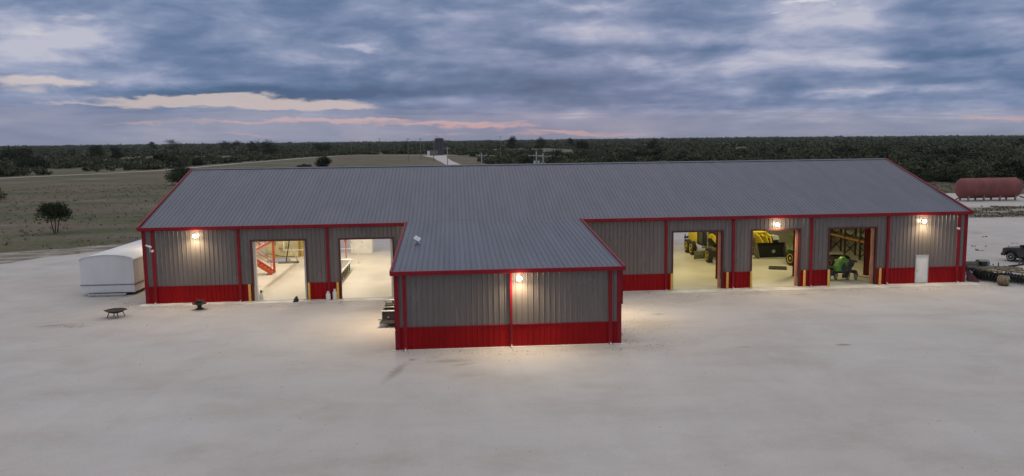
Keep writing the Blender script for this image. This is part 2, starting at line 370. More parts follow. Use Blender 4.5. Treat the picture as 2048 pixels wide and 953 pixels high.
# cloud brightness: broad light and dark masses
bri = mth('MULTIPLY_ADD', n1, .95, -.12)
bri = mth('MULTIPLY_ADD', n2, .15, bri); bri = mth('MULTIPLY_ADD', ae_s, 1.35, bri); bri = mth('MULTIPLY_ADD', ae_f, .42, bri)
bri = mth('ADD', bri, -.79)
for a in [(90,66,110,34,.42),(30,110,150,40,.35),(230,60,70,25,.12),(360,190,230,16,-.42),(620,185,330,14,-.40),(900,165,260,26,-.25),(300,110,180,30,-.12),(520,60,260,40,-.12),
          (1140,95,220,16,-.30),(1000,20,160,20,.12),(1600,4,60,16,.25),(1530,60,180,40,.16),(1640,30,120,30,.25),(1750,132,100,9,.22),(1310,140,50,22,.25),(1480,142,50,14,.22),
          (1240,150,170,30,-.12),(1700,180,220,7,.22),(1900,178,160,10,.2),(1380,185,190,14,-.25),(1930,108,150,12,-.28),(1450,100,180,8,-.22),(1750,205,280,14,-.20),(1900,20,120,20,-.15),
          (700,92,50,5,.3),(740,98,30,4,.3),(600,122,90,8,.18),(1100,120,160,12,.12),(1500,225,350,10,.16),(1900,232,250,10,.25),(200,190,250,20,.15),(1170,18,40,6,.3),(1550,90,520,110,.10),(1150,60,260,60,.08),(1300,238,260,16,.14),(1980,245,130,16,.30)]:
    bri = blobg(*a, bri)
cloud = ramp(N, L, bri, [(.0, srgb(76,101,134)[:3]), (.22, srgb(89,115,148)[:3]), (.42, srgb(107,127,161)[:3]), (.62, srgb(131,146,177)[:3]), (.8, srgb(158,166,192)[:3]), (1.0, srgb(188,190,206)[:3])])
# lavender layer near the horizon
hmask = mth('MULTIPLY_ADD', n2, .05, elr)
mr = N.new('ShaderNodeMapRange'); mr.interpolation_type = 'SMOOTHSTEP'; L.new(mth('MULTIPLY_ADD', azr, .018, hmask), mr.inputs['Value'])
mr.inputs['From Min'].default_value = .05; mr.inputs['From Max'].default_value = .073; mr.inputs['To Min'].default_value = .80; mr.inputs['To Max'].default_value = 0
lav = ramp(N, L, ae_s, [(.25, srgb(124,133,158)[:3]), (.5, srgb(142,147,169)[:3]), (.75, srgb(164,162,176)[:3])])
cloud = mixc(N, L, mr.outputs[0], cloud, lav)
# gaps lit by the afterglow
gap = mth('MULTIPLY_ADD', ae_f, .5, -.25)
for a in [(520,205,190,10,1.0),(420,196,90,9,.9),(640,213,110,6,.8),(330,200,80,6,.5),(240,196,100,9,.35),(80,160,95,9,.9),(30,180,80,8,.4),(700,244,180,4.5,.75),(900,250,150,4.5,.85),(470,240,150,4,.5),(1000,255,80,3,.6),
          (130,208,140,4,.45),(250,246,120,3,.45),(150,40,60,11,.42),(50,66,70,10,.45),(1785,134,40,4,.5),(1610,3,42,6,.7),(1565,26,26,3,.6),(1665,12,16,4,.4),(1700,180,120,4,.4)]:
    gap = blobg(*a, gap)
mrg = N.new('ShaderNodeMapRange'); mrg.interpolation_type = 'SMOOTHSTEP'; L.new(gap, mrg.inputs['Value']); mrg.inputs['From Min'].default_value = .22; mrg.inputs['From Max'].default_value = .72
gcol = ramp(N, L, elr, [(0.0, srgb(220,160,152)[:3]), (.025, srgb(200,170,172)[:3]), (.045, srgb(208,192,188)[:3]), (.16, srgb(226,222,226)[:3])])
cloud = mixc(N, L, mth('MULTIPLY', mrg.outputs[0], .80), cloud, gcol)
pk = mth('MULTIPLY_ADD', ae_f, .5, -.25)
for a in [(1110,264,140,3.5,.62),(1190,268,120,3,.62),(960,255,150,5,.5),(480,269,90,3,.5),(880,268,60,4,.45),(690,281,40,4,.35),(2020,236,80,4,.8),(1000,240,60,2,.3)]:
    pk = blobg(*a, pk)
mrp = N.new('ShaderNodeMapRange'); mrp.interpolation_type = 'SMOOTHSTEP'; L.new(pk, mrp.inputs['Value']); mrp.inputs['From Min'].default_value = .2; mrp.inputs['From Max'].default_value = .75
cloud = mixc(N, L, mth('MULTIPLY', mrp.outputs[0], .75), cloud, srgb(206,166,164)[:3])
# bright overcast overhead, as an overcast sky is
up = N.new('ShaderNodeMapRange'); up.interpolation_type = 'SMOOTHSTEP'; L.new(Z, up.inputs['Value'])
up.inputs['From Min'].default_value = .19; up.inputs['From Max'].default_value = .75; up.inputs['To Min'].default_value = 0; up.inputs['To Max'].default_value = 1
cloud = mixc(N, L, up.outputs[0], cloud, (.76,.775,.82))
bgC = N.new('ShaderNodeBackground'); L.new(cloud, bgC.inputs['Color']); bgC.inputs['Strength'].default_value = 1.0
mxs = N.new('ShaderNodeMixShader'); mxs.inputs[0].default_value = .985; L.new(bgN.outputs[0], mxs.inputs[1]); L.new(bgC.outputs[0], mxs.inputs[2]); L.new(mxs.outputs[0], out.inputs['Surface'])
W.cycles.sampling_method = 'MANUAL'; W.cycles.sample_map_resolution = 512

ld = bpy.data.lights.new('sun', 'SUN'); ld.energy = .35; ld.angle = R(14); ld.color = (1,.72,.58)
so = bpy.data.objects.new('sun', ld); COL.objects.link(so)
sd = Vector((math.sin(SUN_AZ)*math.cos(SUN_EL), math.cos(SUN_AZ)*math.cos(SUN_EL), math.sin(SUN_EL)))
so.rotation_euler = sd.to_track_quat('Z', 'Y').to_euler()
S.view_settings.view_transform = 'Standard'; S.view_settings.look = 'None'; S.view_settings.exposure = 0; S.view_settings.gamma = 1
S.cycles.use_denoising = True
S.cycles.max_bounces = 6; S.cycles.diffuse_bounces = 4; S.cycles.glossy_bounces = 3; S.cycles.sample_clamp_indirect = 4
S.cycles.caustics_reflective = False; S.cycles.caustics_refractive = False
# ---------------------------------------------------------------- the workshop
Lx, H, YR, HR, YB = 61.77, 5.5, 12.57, 9.23, 25.14
A0, A1, AD, AH = 18.96, 31.46, 15.36, 4.314
DOORS = [(7.63,11.44),(13.95,17.74),(38.71,42.46),(44.81,48.49),(50.86,54.51)]; DH = 4.37
MD = (57.80, 58.74); MDH = 2.16
BACK = [(9.4,16.6),(45.4,50.4)]
WS = 1.24
bld = thing('workshop_building', 'long steel workshop with grey ribbed siding, red wainscot and projecting front wing', 'building')

def ribs(a0, a1, P=.305, h=.032):
    """profile (a, h) over [a0, a1] with ribs on a common grid"""
    pts = [(a0, 0)]; k = math.ceil((a0-.0)/P)
    while k*P < a1-.04:
        c = k*P
        if c-.035 > a0: pts += [(c-.035, 0), (c-.016, h), (c+.016, h), (c+.035, 0)]
        k += 1
    pts.append((a1, 0)); return pts
def panel(mb, prof, f, vals):
    n = len(prof); vs = []
    for t in vals: vs += [f(a, h_, t) for a, h_ in prof]
    mb.add(vs, [(j*n+i, j*n+i+1, (j+1)*n+i+1, (j+1)*n+i) for j in range(len(vals)-1) for i in range(n-1)])
front = lambda Y: (lambda a, h_, t: (a, Y-h_, t))
side = lambda X, s_: (lambda a, h_, t: (X+s_*h_, a, t))

# front wall of the main hall: spans between and above openings
def wall_front(Y, x0, x1, ztop, openings, nm='wall', nl='wainscot'):
    up_w = MB()
    xs = [x0]
    for a, b_, t in openings: xs += [a, b_]
    xs.append(x1)
    for i in range(0, len(xs), 2):
        lo_w = MB(); panel(lo_w, ribs(xs[i], xs[i+1]), front(Y), [0, WS]); lo_w.build(nl, M['red'], bld); panel(up_w, ribs(xs[i], xs[i+1]), front(Y), [WS, ztop])
    for a, b_, t in openings:
        if t < ztop: panel(up_w, ribs(a, b_), front(Y), [t, ztop])
    up_w.build(nm, M['wall'], bld)
wall_front(0, 0, A0, H, [(a, b_, DH) for a, b_ in DOORS[:2]])
wall_front(0, A1, Lx, H, [(a, b_, DH) for a, b_ in DOORS[2:]]+[(MD[0], MD[1], MDH)])
wall_front(-AD, A0, A1, AH, [], 'wing_wall', 'wing_wainscot')
for X, s_ in ((A0, -1), (A1, 1)):
    up_w, lo_w = MB(), MB(); panel(lo_w, ribs(-AD, 0), side(X, s_), [0, WS])
    pr = ribs(-AD, 0); n = len(pr); vs = [(X+s_*h_, a, WS) for a, h_ in pr]+[(X+s_*h_, a, H+(H-AH)/AD*a) for a, h_ in pr]
    up_w.add(vs, [(i, i+1, n+i+1, n+i) for i in range(n-1)])
    up_w.build('wing_wall', M['wall'], bld); lo_w.build('wing_wainscot', M['red'], bld)
# end walls and back wall
roofz = lambda y: HR-abs(y-YR)*(HR-H)/YR
for X, s_ in ((0, -1), (Lx, 1)):
    e = MB(); pr = ribs(0, YB); n = len(pr)
    e.add([(X+s_*h_, a, WS) for a, h_ in pr]+[(X+s_*h_, a, roofz(a)-.02) for a, h_ in pr], [(i, i+1, n+i+1, n+i) for i in range(n-1)])
    e.build('end_wall', M['wall'], bld)
    e = MB(); panel(e, pr, side(X, s_), [0, WS]); e.build('end_wainscot', M['red'], bld)
e, e2 = MB(), MB(); xs = [0, BACK[0][0], BACK[0][1], BACK[1][0], BACK[1][1], Lx]
for i in range(0, 6, 2):
    panel(e2, ribs(xs[i], xs[i+1]), lambda a, h_, t: (a, YB+h_, t), [0, WS]); panel(e, ribs(xs[i], xs[i+1]), lambda a, h_, t: (a, YB+h_, t), [WS, H])
for a, b_ in BACK: panel(e, ribs(a, b_), lambda a, h_, t: (a, YB+h_, t), [DH, H])
e.build('back_wall', M['wall'], bld); e2.build('back_wainscot', M['red'], bld)
# roofs
SL = (HR-H)/YR
r_ = MB(); pr = ribs(-.22, Lx+.22, .305, .03)
panel(r_, pr, lambda a, h_, t: (a, t, H+t*SL+h_+.05), [-.16, YR]); r_.build('roof', M['roof'], bld)
r_ = MB(); panel(r_, pr, lambda a, h_, t: (a, t, HR-(t-YR)*SL+h_+.05), [YR, YB+.2]); r_.build('back_roof', M['roof'], bld)
SA = (H-AH)/AD
r_ = MB(); panel(r_, ribs(A0-.2, A1+.2, .305, .03), lambda a, h_, t: (a, t, H+t*SA+h_+.06), [-AD-.18, -.10]); r_.build('wing_roof', M['roof'], bld)
r_ = MB(); r_.add([(-.25,YR-.22,HR+.05-.22*SL+.05),(Lx+.25,YR-.22,HR+.05-.22*SL+.05),(Lx+.25,YR,HR+.115),(-.25,YR,HR+.115),(-.25,YR+.22,HR+.05-.22*SL+.05),(Lx+.25,YR+.22,HR+.05-.22*SL+.05)], [(0,1,2,3),(3,2,5,4)])
r_.build('ridge_cap', M['roof'], bld)
# liners (inner skin)
t_ = MB()
def inner(x0, x1, ops):
    xs = [x0]+[q for a, b_, _ in ops for q in (a, b_)]+[x1]
    for i in range(0, len(xs), 2): t_.bx(xs[i], xs[i+1], .10, .16, .02, H-.1)
    for a, b_, z in ops: t_.bx(a, b_, .10, .16, z, H-.1)
XP = 29.0
inner(.1, XP, [(a, b_, DH) for a, b_ in DOORS[:2]]); t_.bx(.06, .12, .16, YB-.1, .02, H-.1)
t_.prism([(.18,.03),(YB-.18,.03),(YB-.18,roofz(YB-.18)-.16),(YR,HR-.18),(.18,roofz(.18)-.16)], XP-.06, XP, 'x')
for a, b_ in ((.1, BACK[0][0]), (BACK[0][1], XP)): t_.bx(a, b_, YB-.16, YB-.10, .02, H-.1)
t_.bx(BACK[0][0], BACK[0][1], YB-.16, YB-.10, DH, H-.1)
t_.build('inner_wall', M['liner'], bld, label='bright white inner lining of the left hall')
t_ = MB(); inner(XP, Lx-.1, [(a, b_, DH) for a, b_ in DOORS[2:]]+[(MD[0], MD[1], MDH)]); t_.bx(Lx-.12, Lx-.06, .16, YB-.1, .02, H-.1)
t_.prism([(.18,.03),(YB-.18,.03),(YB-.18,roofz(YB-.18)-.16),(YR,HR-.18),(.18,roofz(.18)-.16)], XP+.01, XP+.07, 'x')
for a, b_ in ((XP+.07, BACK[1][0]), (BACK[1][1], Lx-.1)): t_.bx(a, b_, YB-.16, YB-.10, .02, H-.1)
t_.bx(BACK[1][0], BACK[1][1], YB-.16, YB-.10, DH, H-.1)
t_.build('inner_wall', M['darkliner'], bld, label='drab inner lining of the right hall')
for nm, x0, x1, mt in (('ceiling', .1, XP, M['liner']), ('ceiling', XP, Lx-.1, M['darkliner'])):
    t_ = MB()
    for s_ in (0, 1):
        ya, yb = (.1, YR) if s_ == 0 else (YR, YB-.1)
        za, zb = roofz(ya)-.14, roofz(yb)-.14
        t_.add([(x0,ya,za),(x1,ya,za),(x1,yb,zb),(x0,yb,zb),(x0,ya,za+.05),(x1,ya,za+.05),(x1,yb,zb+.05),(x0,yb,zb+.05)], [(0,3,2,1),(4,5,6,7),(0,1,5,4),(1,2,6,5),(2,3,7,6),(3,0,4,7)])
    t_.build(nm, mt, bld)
t_ = MB(); t_.bx(.1, Lx-.1, .02, YB-.02, -.3, .03)
for a, b_ in BACK: t_.bx(a, b_, YB-.02, YB+.12, -.3, .025)
t_.build('floor_slab', M['slab'], bld)
# red trims
t_ = MB()
def ev(x0, x1, y, z): t_.bx(x0, x1, y-.16, y+.02, z-.17, z+.06)
t_ = MB(); ev(-.24, A0-.22, -.16, H); t_.bx(-.24, A0-.22, -.10, 0.0, H-.22, H-.10); t_.build('gutter', M['trim'], bld, bevel=.02)
t_ = MB(); ev(A1+.22, Lx+.24, -.16, H); t_.bx(A1+.22, Lx+.24, -.10, 0.0, H-.22, H-.10); t_.build('gutter', M['trim'], bld, bevel=.02)
t_ = MB(); ev(A0-.22, A1+.22, -AD-.18, AH+.04); t_.build('gutter', M['trim'], bld, bevel=.02)
for X in (-.20, Lx+.20):
    t_ = MB(); t_.beam((X,-.30,H-.02), (X,YR,HR+.0), .13, .24); t_.beam((X,YR,HR+.0), (X,YB+.2,H-.02), .13, .24); t_.build('rake_trim', M['trim'], bld)
for X in (A0-.17, A1+.17):
    t_ = MB(); t_.beam((X,-AD-.3,AH+.0), (X,-.18,H+.02), .13, .25); t_.build('rake_trim', M['trim'], bld)
def corner(X, Y, z, sx, sy):
    t_ = MB(); t_.bx(min(X, X+sx*.05)-.0, max(X, X+sx*.05), min(Y-sy*.2, Y+sy*.045), max(Y-sy*.2, Y+sy*.045), .0, z)
    t_.bx(min(X-sx*.2, X), max(X-sx*.2, X), min(Y, Y+sy*.045), max(Y, Y+sy*.045), .0, z); t_.build('corner_trim', M['trim'], bld)
corner(0, 0, H-.17, -1, -1); corner(Lx, 0, H-.17, 1, -1); corner(A0, -AD, AH-.13, -1, -1); corner(A1, -AD, AH-.13, 1, -1); corner(0, YB, H-.05, -1, 1); corner(Lx, YB, H-.05, 1, 1)
def wtr(a, b_, y=0):
    t_ = MB(); t_.bx(a, b_, y-.045, y-.001, WS-.03, WS+.03); t_.build('wainscot_trim', M['trim'], bld)
xs = [.2, DOORS[0][0]-.12, DOORS[0][1]+.12, DOORS[1][0]-.12, DOORS[1][1]+.12, A0-.06]
for i in range(0, 6, 2): wtr(xs[i], xs[i+1])
xs = [A1+.06, DOORS[2][0]-.12, DOORS[2][1]+.12, DOORS[3][0]-.12, DOORS[3][1]+.12, DOORS[4][0]-.12, DOORS[4][1]+.12, MD[0]-.06, MD[1]+.06, Lx-.2]
for i in range(0, 10, 2): wtr(xs[i], xs[i+1])
wtr(A0+.2, A1-.2, -AD)
# big door frames with tracks
for i, (a, b_) in enumerate(DOORS):
    t_ = MB(); t_.bx(a-.12, a, -.05, .2, .02, DH+.12); t_.bx(b_, b_+.12, -.05, .2, .02, DH+.12); t_.bx(a, b_, -.05, .2, DH, DH+.12)
    f = t_.build('door_frame', M['frame'], bld)
    t_ = MB(); t_.bx(b_-.17, b_-.01, .22, .42, .03, DH+.7); 
    t_.build('door_track', M['jamb'] if i > 1 else M['liner'], f)
    if i == 0: t_ = MB(); t_.bx(a+.01, a+.20, .22, .50, .03, DH+.7); t_.build('door_track', M['liner'], f)
t_ = MB(); t_.bx(MD[0]-.055, MD[0], -.055, .14, 0, MDH+.055); t_.bx(MD[1], MD[1]+.055, -.055, .14, 0, MDH+.055); t_.bx(MD[0], MD[1], -.055, .14, MDH, MDH+.055)
t_.build('entry_frame', M['lgrey'], bld)
t_ = MB(); t_.bx(MD[0]+.004, MD[1]-.004, -.02, .03, .03, MDH-.004); dr = t_.build('entry_door', M['white'], bld)
t_ = MB(); t_.tube((MD[0]+.1,-.03,1.0), (MD[0]+.1,-.09,1.0), .03); t_.build('handle', M['grey'], dr)
t_ = MB(); t_.bx(MD[0]-.05, MD[1]+.05, -.12, .0, .021, .045); t_.build('threshold', M['grey'], bld)
# downspouts
def spout(x, y, ztop, w=.19):
    t_ = MB(); t_.bx(x-w/2, x+w/2, y-.15, y-.035, .12, ztop); t_.beam((x, y-.09, .16), (x, y-.22, .05), w, .10)
    d_ = t_.build('downspout', M['trim'], bld, bevel=.01)
    q = MB(); q.tube((x, y-.2, .06), (x, y-.42, .015), .055, 8); q.build('outlet', M['white'], d_)
for x in (.70, 6.70, 13.05, 38.14, 43.32, 49.40, 55.45, 61.10): spout(x, 0, H-.16)
spout(19.47, -AD, AH-.12); spout(25.32, -AD, AH-.12, .13); spout(30.87, -AD, AH-.12)
# strut on the wing's right side
t_ = MB(); t_.bx(A1+.06, A1+.17, -AD+.15, -AD+3.6, 2.75, 2.98); t_.bx(A1+.06, A1+.17, -AD+.15, -AD+.3, 2.2, AH-.2); t_.build('side_door_track', M['trim'], bld)
# portal-frame columns that show inside
for x, y in ((43.63,4.26),(50.19,4.49),(56.04,4.12)):
    t_ = MB(); z1 = roofz(y)-.2
    t_.bx(x-.17, x+.17, y-.15, y-.13, .03, z1); t_.bx(x-.17, x+.17, y+.13, y+.15, .03, z1); t_.bx(x-.012, x+.012, y-.13, y+.13, .03, z1)
    t_.bx(x-.22, x+.22, y-.2, y+.2, .03, .055); t_.build('column', M['steel_red'], bld)
for x in (.6, 6.7, 13.05, 19, 25.3, 31.5, 38.14, 43.32, 49.4, 55.45, 61.1):
    t_ = MB(); t_.bx(x-.12, x+.12, YB-.55, YB-.17, .03, H-.3); t_.build('column', M['steel_red'] if x > 28 else M['liner'], bld)

# concrete aprons
t_ = MB(); t_.bx(-.3, A0-.15, -.95, -.002, -.15, .012); tag(t_.build('apron_pavement', M['apron'], bevel=.01), kind='structure')
t_ = MB(); t_.bx(A1+5.2, Lx+.6, -1.35, -.002, -.15, .012); tag(t_.build('apron_pavement', M['apron'], bevel=.01), kind='structure')
t_ = MB(); t_.bx(A1+.1, A1+5.19, -.35, -.002, -.15, .010); tag(t_.build('apron_pavement', M['apron']), kind='structure')
t_ = MB(); t_.bx(A0-.25, A1+.25, -AD-.22, -AD-.002, -.15, .010); tag(t_.build('apron_pavement', M['apron']), kind='structure')

# ---------------------------------------------------------------- lamps
def walllamp(x, y, z, label, energy, nx=0, ny=-1, gap=.38):
    t = thing('wall_light', label, 'wall light', (x, y, z), math.atan2(nx, -ny) if (nx or ny) else 0, 'wall lights on the workshop')
    q = MB(); q.bx(-.10,.10,-.09,0,-.11,.10); h = q.build('housing', M['lgrey'], t, bevel=.01)
    q = MB(); q.blob((0,-.17,-.01),.145,.11,.125,16,10); q.build('lens', M['lamp'], t, smooth=True)
    ld = bpy.data.lights.new('lamp_glow', 'SPOT'); ld.energy = energy; ld.spot_size = R(179); ld.spot_blend = .9; ld.color = (1,.80,.50); ld.shadow_soft_size = .10
    lo = bpy.data.objects.new('lamp_glow', ld); COL.objects.link(lo); lo.parent = t; lo.location = (0, -gap-.06, -.02); lo.rotation_euler = (R(-20), 0, 0)
    l2 = bpy.data.lights.new('lamp_spill', 'POINT'); l2.energy = energy*.11; l2.color = (1,.80,.50); l2.shadow_soft_size = .12
    lo = bpy.data.objects.new('lamp_spill', l2); COL.objects.link(lo); lo.parent = t; lo.location = (0, -gap, -.02)
walllamp(3.73, -.04, 4.9, 'lit wall lamp at the far left end of the long front wall', 420)
walllamp(46.65, -.04, 4.83, 'lit wall lamp above the open door with the loader bucket', 420)
walllamp(58.2, -.04, 4.86, 'lit wall lamp above the white entry door', 420)
walllamp(25.78, -AD-.04, 3.86, 'lit wall lamp in the middle of the projecting wing front', 520)
walllamp(-.04, 8.5, 5.0, 'wall lamp on the left end wall facing the white trailer, out of direct view', 420, nx=-1, ny=0)
walllamp(A0-.04, -9.1, 4.35, 'wall lamp on the left side wall of the wing, just past the roof edge', 900, nx=-1, ny=0)
walllamp(A1+.04, -8.0, 4.0, 'wall lamp on the right side wall of the wing, out of direct view', 750, nx=1, ny=0)

def highbay(x, y, z, energy, col):
    t = thing('high_bay_light', 'round high bay lamp under the workshop roof', 'ceiling light', (x, y, z), 0, 'high bay lamps inside the workshop')
    q = MB(); q.lathe([(.08,.35),(.12,.3),(.32,.05),(.32,0)], 20); q.build('shade', M['lgrey'], t, smooth=True)
    ld = bpy.data.lights.new('bay_glow', 'AREA'); ld.shape = 'DISK'; ld.size = .6; ld.energy = energy; ld.color = col
    lo = bpy.data.objects.new('bay_glow', ld); COL.objects.link(lo); lo.parent = t; lo.location = (0, 0, -.02)
for x in (5, 12.5, 20.5):
    for y in (6.2, 12.5, 19): highbay(x, y, 6.6, 270, (1,.88,.70))
for x in (36, 44, 52.5):
    for y in (7.0, 17.5): highbay(x, y, 6.5, 250, (1,.86,.44))
# ================================================================ outdoors, near the building
# bollards
def bollard(x, label, y=-.42):
    t = thing('bollard', label, 'bollard', (x, y, 0), 0, 'yellow bollards beside the open doors')
    q = MB(); q.lathe([(.085,0),(.085,1.24),(.07,1.30),(.035,1.335),(.001,1.345)], 16); q.build('post', M['yellow'], t, smooth=True)
    q = MB(); q.lathe([(.13,.0),(.13,.02),(.10,.035)], 16); q.build('footing', M['apron'], t, smooth=True)
for x, lb in ((7.42,'yellow bollard left of the open door with the red stairs'),(11.66,'yellow bollard right of the open door with the red stairs'),
              (13.72,'yellow bollard right beside the two white gas cylinders'),(17.98,'yellow bollard partly hidden by the wing, right of the brightest door'),
              (38.50,'yellow bollard left of the door with the road grader'),(42.78,'yellow bollard right of the door with the road grader'),
              (44.62,'yellow bollard left of the door with the loader bucket'),(48.78,'yellow bollard right of the door with the loader bucket'),
              (50.68,'yellow bollard left of the door with the green planter'),(54.74,'yellow bollard right of the door with the green planter')):
    bollard(x, lb)

# fire bowl on legs
t = thing('fire_bowl', 'wide shallow dark fire bowl standing on splayed legs', 'fire pit', (-.45,-4.3,0)); t.scale = (.82,.82,.88)
q = MB(); q.lathe([(.001,.30),(.3,.325),(.55,.40),(.74,.50),(.82,.54),(.83,.56),(.74,.53),(.5,.43),(.001,.35)], 28); q.build('bowl', M['rust'], t, smooth=True)
for k in range(4):
    a = R(35+90*k); q = MB(); q.beam((.5*math.cos(a),.5*math.sin(a),.40), (.68*math.cos(a),.68*math.sin(a),0), .06, .06); q.build('leg', M['dark'], t)
for s_ in (-1, 1):
    q = MB(); q.tube((s_*.82,0,.545),(s_*.95,0,.55),.025,8); q.build('handle', M['dark'], t)
# fire pit on a pedestal with logs
t = thing('fire_pit', 'rusty round fire pit heaped with wood on a pedestal', 'fire pit', (4.45,-2.4,0)); t.scale = (.85,.85,.95)
q = MB(); q.lathe([(.30,0),(.30,.05),(.17,.12),(.17,.30),(.26,.34)], 20); q.build('pedestal', M['rust'], t, smooth=True)
q = MB(); q.lathe([(.26,.34),(.56,.40),(.58,.46),(.54,.46),(.2,.38),(.001,.37)], 24); q.build('rim', M['rust'], t, smooth=True)
for k in range(7):
    a = random.uniform(0, PI); c_ = Vector((random.uniform(-.12,.12), random.uniform(-.12,.12), .46+.035*k)); d_ = Vector((math.cos(a), math.sin(a), random.uniform(-.1,.25)))*.32
    q = MB(); q.tube(c_-d_, c_+d_, .045, 7); q.build('log', M['bark'], t)
# two gas cylinders
def cyl(x, y, s, lb):
    t = thing('gas_cylinder', lb, 'gas cylinder', (x, y, 0), 0, 'white gas cylinders')
    q = MB(); q.lathe([(.13,0),(.13,.03),(.15,.06),(.165,.12),(.165,.46*s),(.14,.53*s),(.07,.57*s),(.001,.575*s)], 20); q.build('tank', M['white'], t, smooth=True)
    q = MB(); q.lathe([(.095,.55*s),(.095,.70*s),(.08,.70*s),(.08,.55*s)], 16); q.tube((0,0,.56*s),(0,0,.66*s),.025,8); q.build('collar', M['white'], t, smooth=True)
    q = MB(); q.lathe([(.125,0),(.125,.035),(.11,.035)], 16); q.build('foot_ring', M['lgrey'], t)
cyl(13.03,-.55,.98,'shorter white gas cylinder in front of the red downspout'); cyl(13.49,-.38,1.16,'taller white gas cylinder next to the yellow bollard')
# small bag and jug
t = thing('tool_bag', 'small black bag slumped on the concrete before the stairs door', 'bag', (10.77,-.75,0))
q = MB(); q.blob((0,0,.15),.19,.15,.16,14,8,.25); q.build('sack', M['black'], t, smooth=True)
q = MB(); q.blob((.03,0,.33),.10,.09,.10,10,6,.3); q.build('neck', M['dark'], t, smooth=True)
q = MB(); q.blob((-.16,-.08,.05),.07,.06,.06,8,5,.2); q.build('flap', M['dark'], t, smooth=True)
t = thing('spray_jug', 'white jug with a black cap just inside the stairs door', 'jug', (7.98,.62,.03), .6)
q = MB(); q.lathe([(.13,0),(.15,.05),(.15,.3),(.09,.42),(.05,.46)], 14); q.build('bottle', M['white'], t, smooth=True)
q = MB(); q.lathe([(.065,.46),(.065,.62),(.03,.66)], 12); q.tube((0,0,.6),(.2,-.05,.5),.02,6); q.build('cap', M['black'], t, smooth=True)

# satellite dish on the wing roof
zr = 5.5-8.56*.0772+.10
t = thing('satellite_dish', 'white flat rectangular satellite dish on the grey wing roof', 'satellite dish', (19.95,-8.56,zr))
q = MB(); q.M = Matrix.Translation((0,.0,.42)) @ Matrix.Rotation(R(-20),4,'Z') @ Matrix.Rotation(R(30),4,'Y') @ Matrix.Rotation(R(42),4,'X'); q.bx(-.21,.21,-.15,.15,-.02,.02); q.build('panel', M['white'], t, bevel=.015)
q = MB(); q.tube((0,0,.05),(0,0,.45),.025,8); q.build('mast', M['grey'], t)
q = MB()
for a in (0.5, 2.0, 3.6, 5.1): q.beam((0,0,.10),(.2*math.cos(a),.2*math.sin(a),.0),.03,.03)
q.build('stand', M['dark'], t)

# security cameras
def seccam(x, y, z, lb, long=False):
    t = thing('security_camera', lb, 'camera', (x, y, z), 0, 'white security cameras on the building corners')
    q = MB(); q.bx(-.05,.05,-.04,0,-.07,.07); q.build('mount', M['white'], t)
    q = MB()
    if long: q.tube((0,-.02,0),(-.05,-.22,-.02),.025,8); q.tube((-.2,-.30,.10),(.16,-.16,-.08),.065,12); q.bx(-.03,.03,-.05,-.01,-.42,-.05)
    else: q.tube((0,-.03,0),(0,-.12,0),.03,8); q.blob((0,-.19,-.02),.09,.11,.09,12,8)
    q.build('camera_body', M['white'], t, smooth=True)
seccam(.50,-.05,4.22,'white camera with long arm near the left corner downspout', True)
seccam(.74,-.17,3.9,'small white dome camera mounted on the left downspout'); seccam(60.9,-.16,4.27,'small white dome camera by the right end downspout')

# ---------------------------------------------------------------- white storage trailer on the left
t = thing('storage_trailer', 'large white box trailer with arched roof behind the left corner', 'trailer', (-4.25,3.85,0))
Wd, Ln = 2.0, 11.4
arch = [(-Wd*math.cos(PI*i/14), 2.72+.40*math.sin(PI*i/14)) for i in range(15)]
q = MB(); q.prism([(-Wd,.22),(Wd,.22)]+[(x,z) for x,z in reversed(arch)], 0, Ln, 'y'); q.build('body', M['trailer'], t, bevel=.025)
q = MB(); o_ = [(-Wd*1.015*math.cos(PI*i/14), 2.74+.41*math.sin(PI*i/14)) for i in range(15)]; i_ = [(x*.985, z-.03) for x, z in reversed(o_)]
q.prism(o_+i_, -.05, Ln+.05, 'y'); rf_ = q.build('roof', M['trailer'], t)
for k in ():
    q = MB(); s_o = [(-Wd*1.02*math.cos(PI*i/14), 2.752+.412*math.sin(PI*i/14)) for i in range(15)]; s_i = [(x*.99, z-.02) for x, z in reversed(s_o)]; q.prism(s_o+s_i, Ln*k/9-.03, Ln*k/9+.03, 'y'); q.build('roof_seam', M['lgrey'], rf_)
q = MB(); q.bx(-Wd-.02,Wd+.02,-.035,-.003,.80,.87); q.bx(Wd+.003,Wd+.035,-.02,Ln,.80,.87); q.bx(-Wd-.035,-Wd-.003,-.02,Ln,.80,.87); q.build('belt_rail', M['grey'], t)
q = MB(); q.bx(-1.4,1.4,-.35,-.22,.06,.20); q.bx(-1.3,-1.15,-.22,.3,.06,.18); q.bx(1.15,1.3,-.22,.3,.06,.18); q.bx(-.1,.1,-.35,.1,.02,.06); q.build('front_bumper', M['lgrey'], t, bevel=.02)
for x in (-1.5, 1.5):
    q = MB(); q.bx(x-.08,x+.08,.3,Ln-.3,.06,.22); q.build('skid_rail', M['dark'], t)
q = MB(); q.prism([(-.13,.05),(.13,.05),(.02,.16),(-.09,.16)], -.33, -.2, 'y'); q.M = None; q.build('hitch', M['dark'], t)
for y in (6.8, 7.9):
    for sx in (-1, 1):
        q = MB(); q.lathe([(.18,-.1),(.33,-.1),(.35,-.06),(.35,.06),(.33,.1),(.18,.1)], 20, 'x', (sx*1.72, y, .35)); w = q.build('wheel', M['tyre'], t, smooth=True)

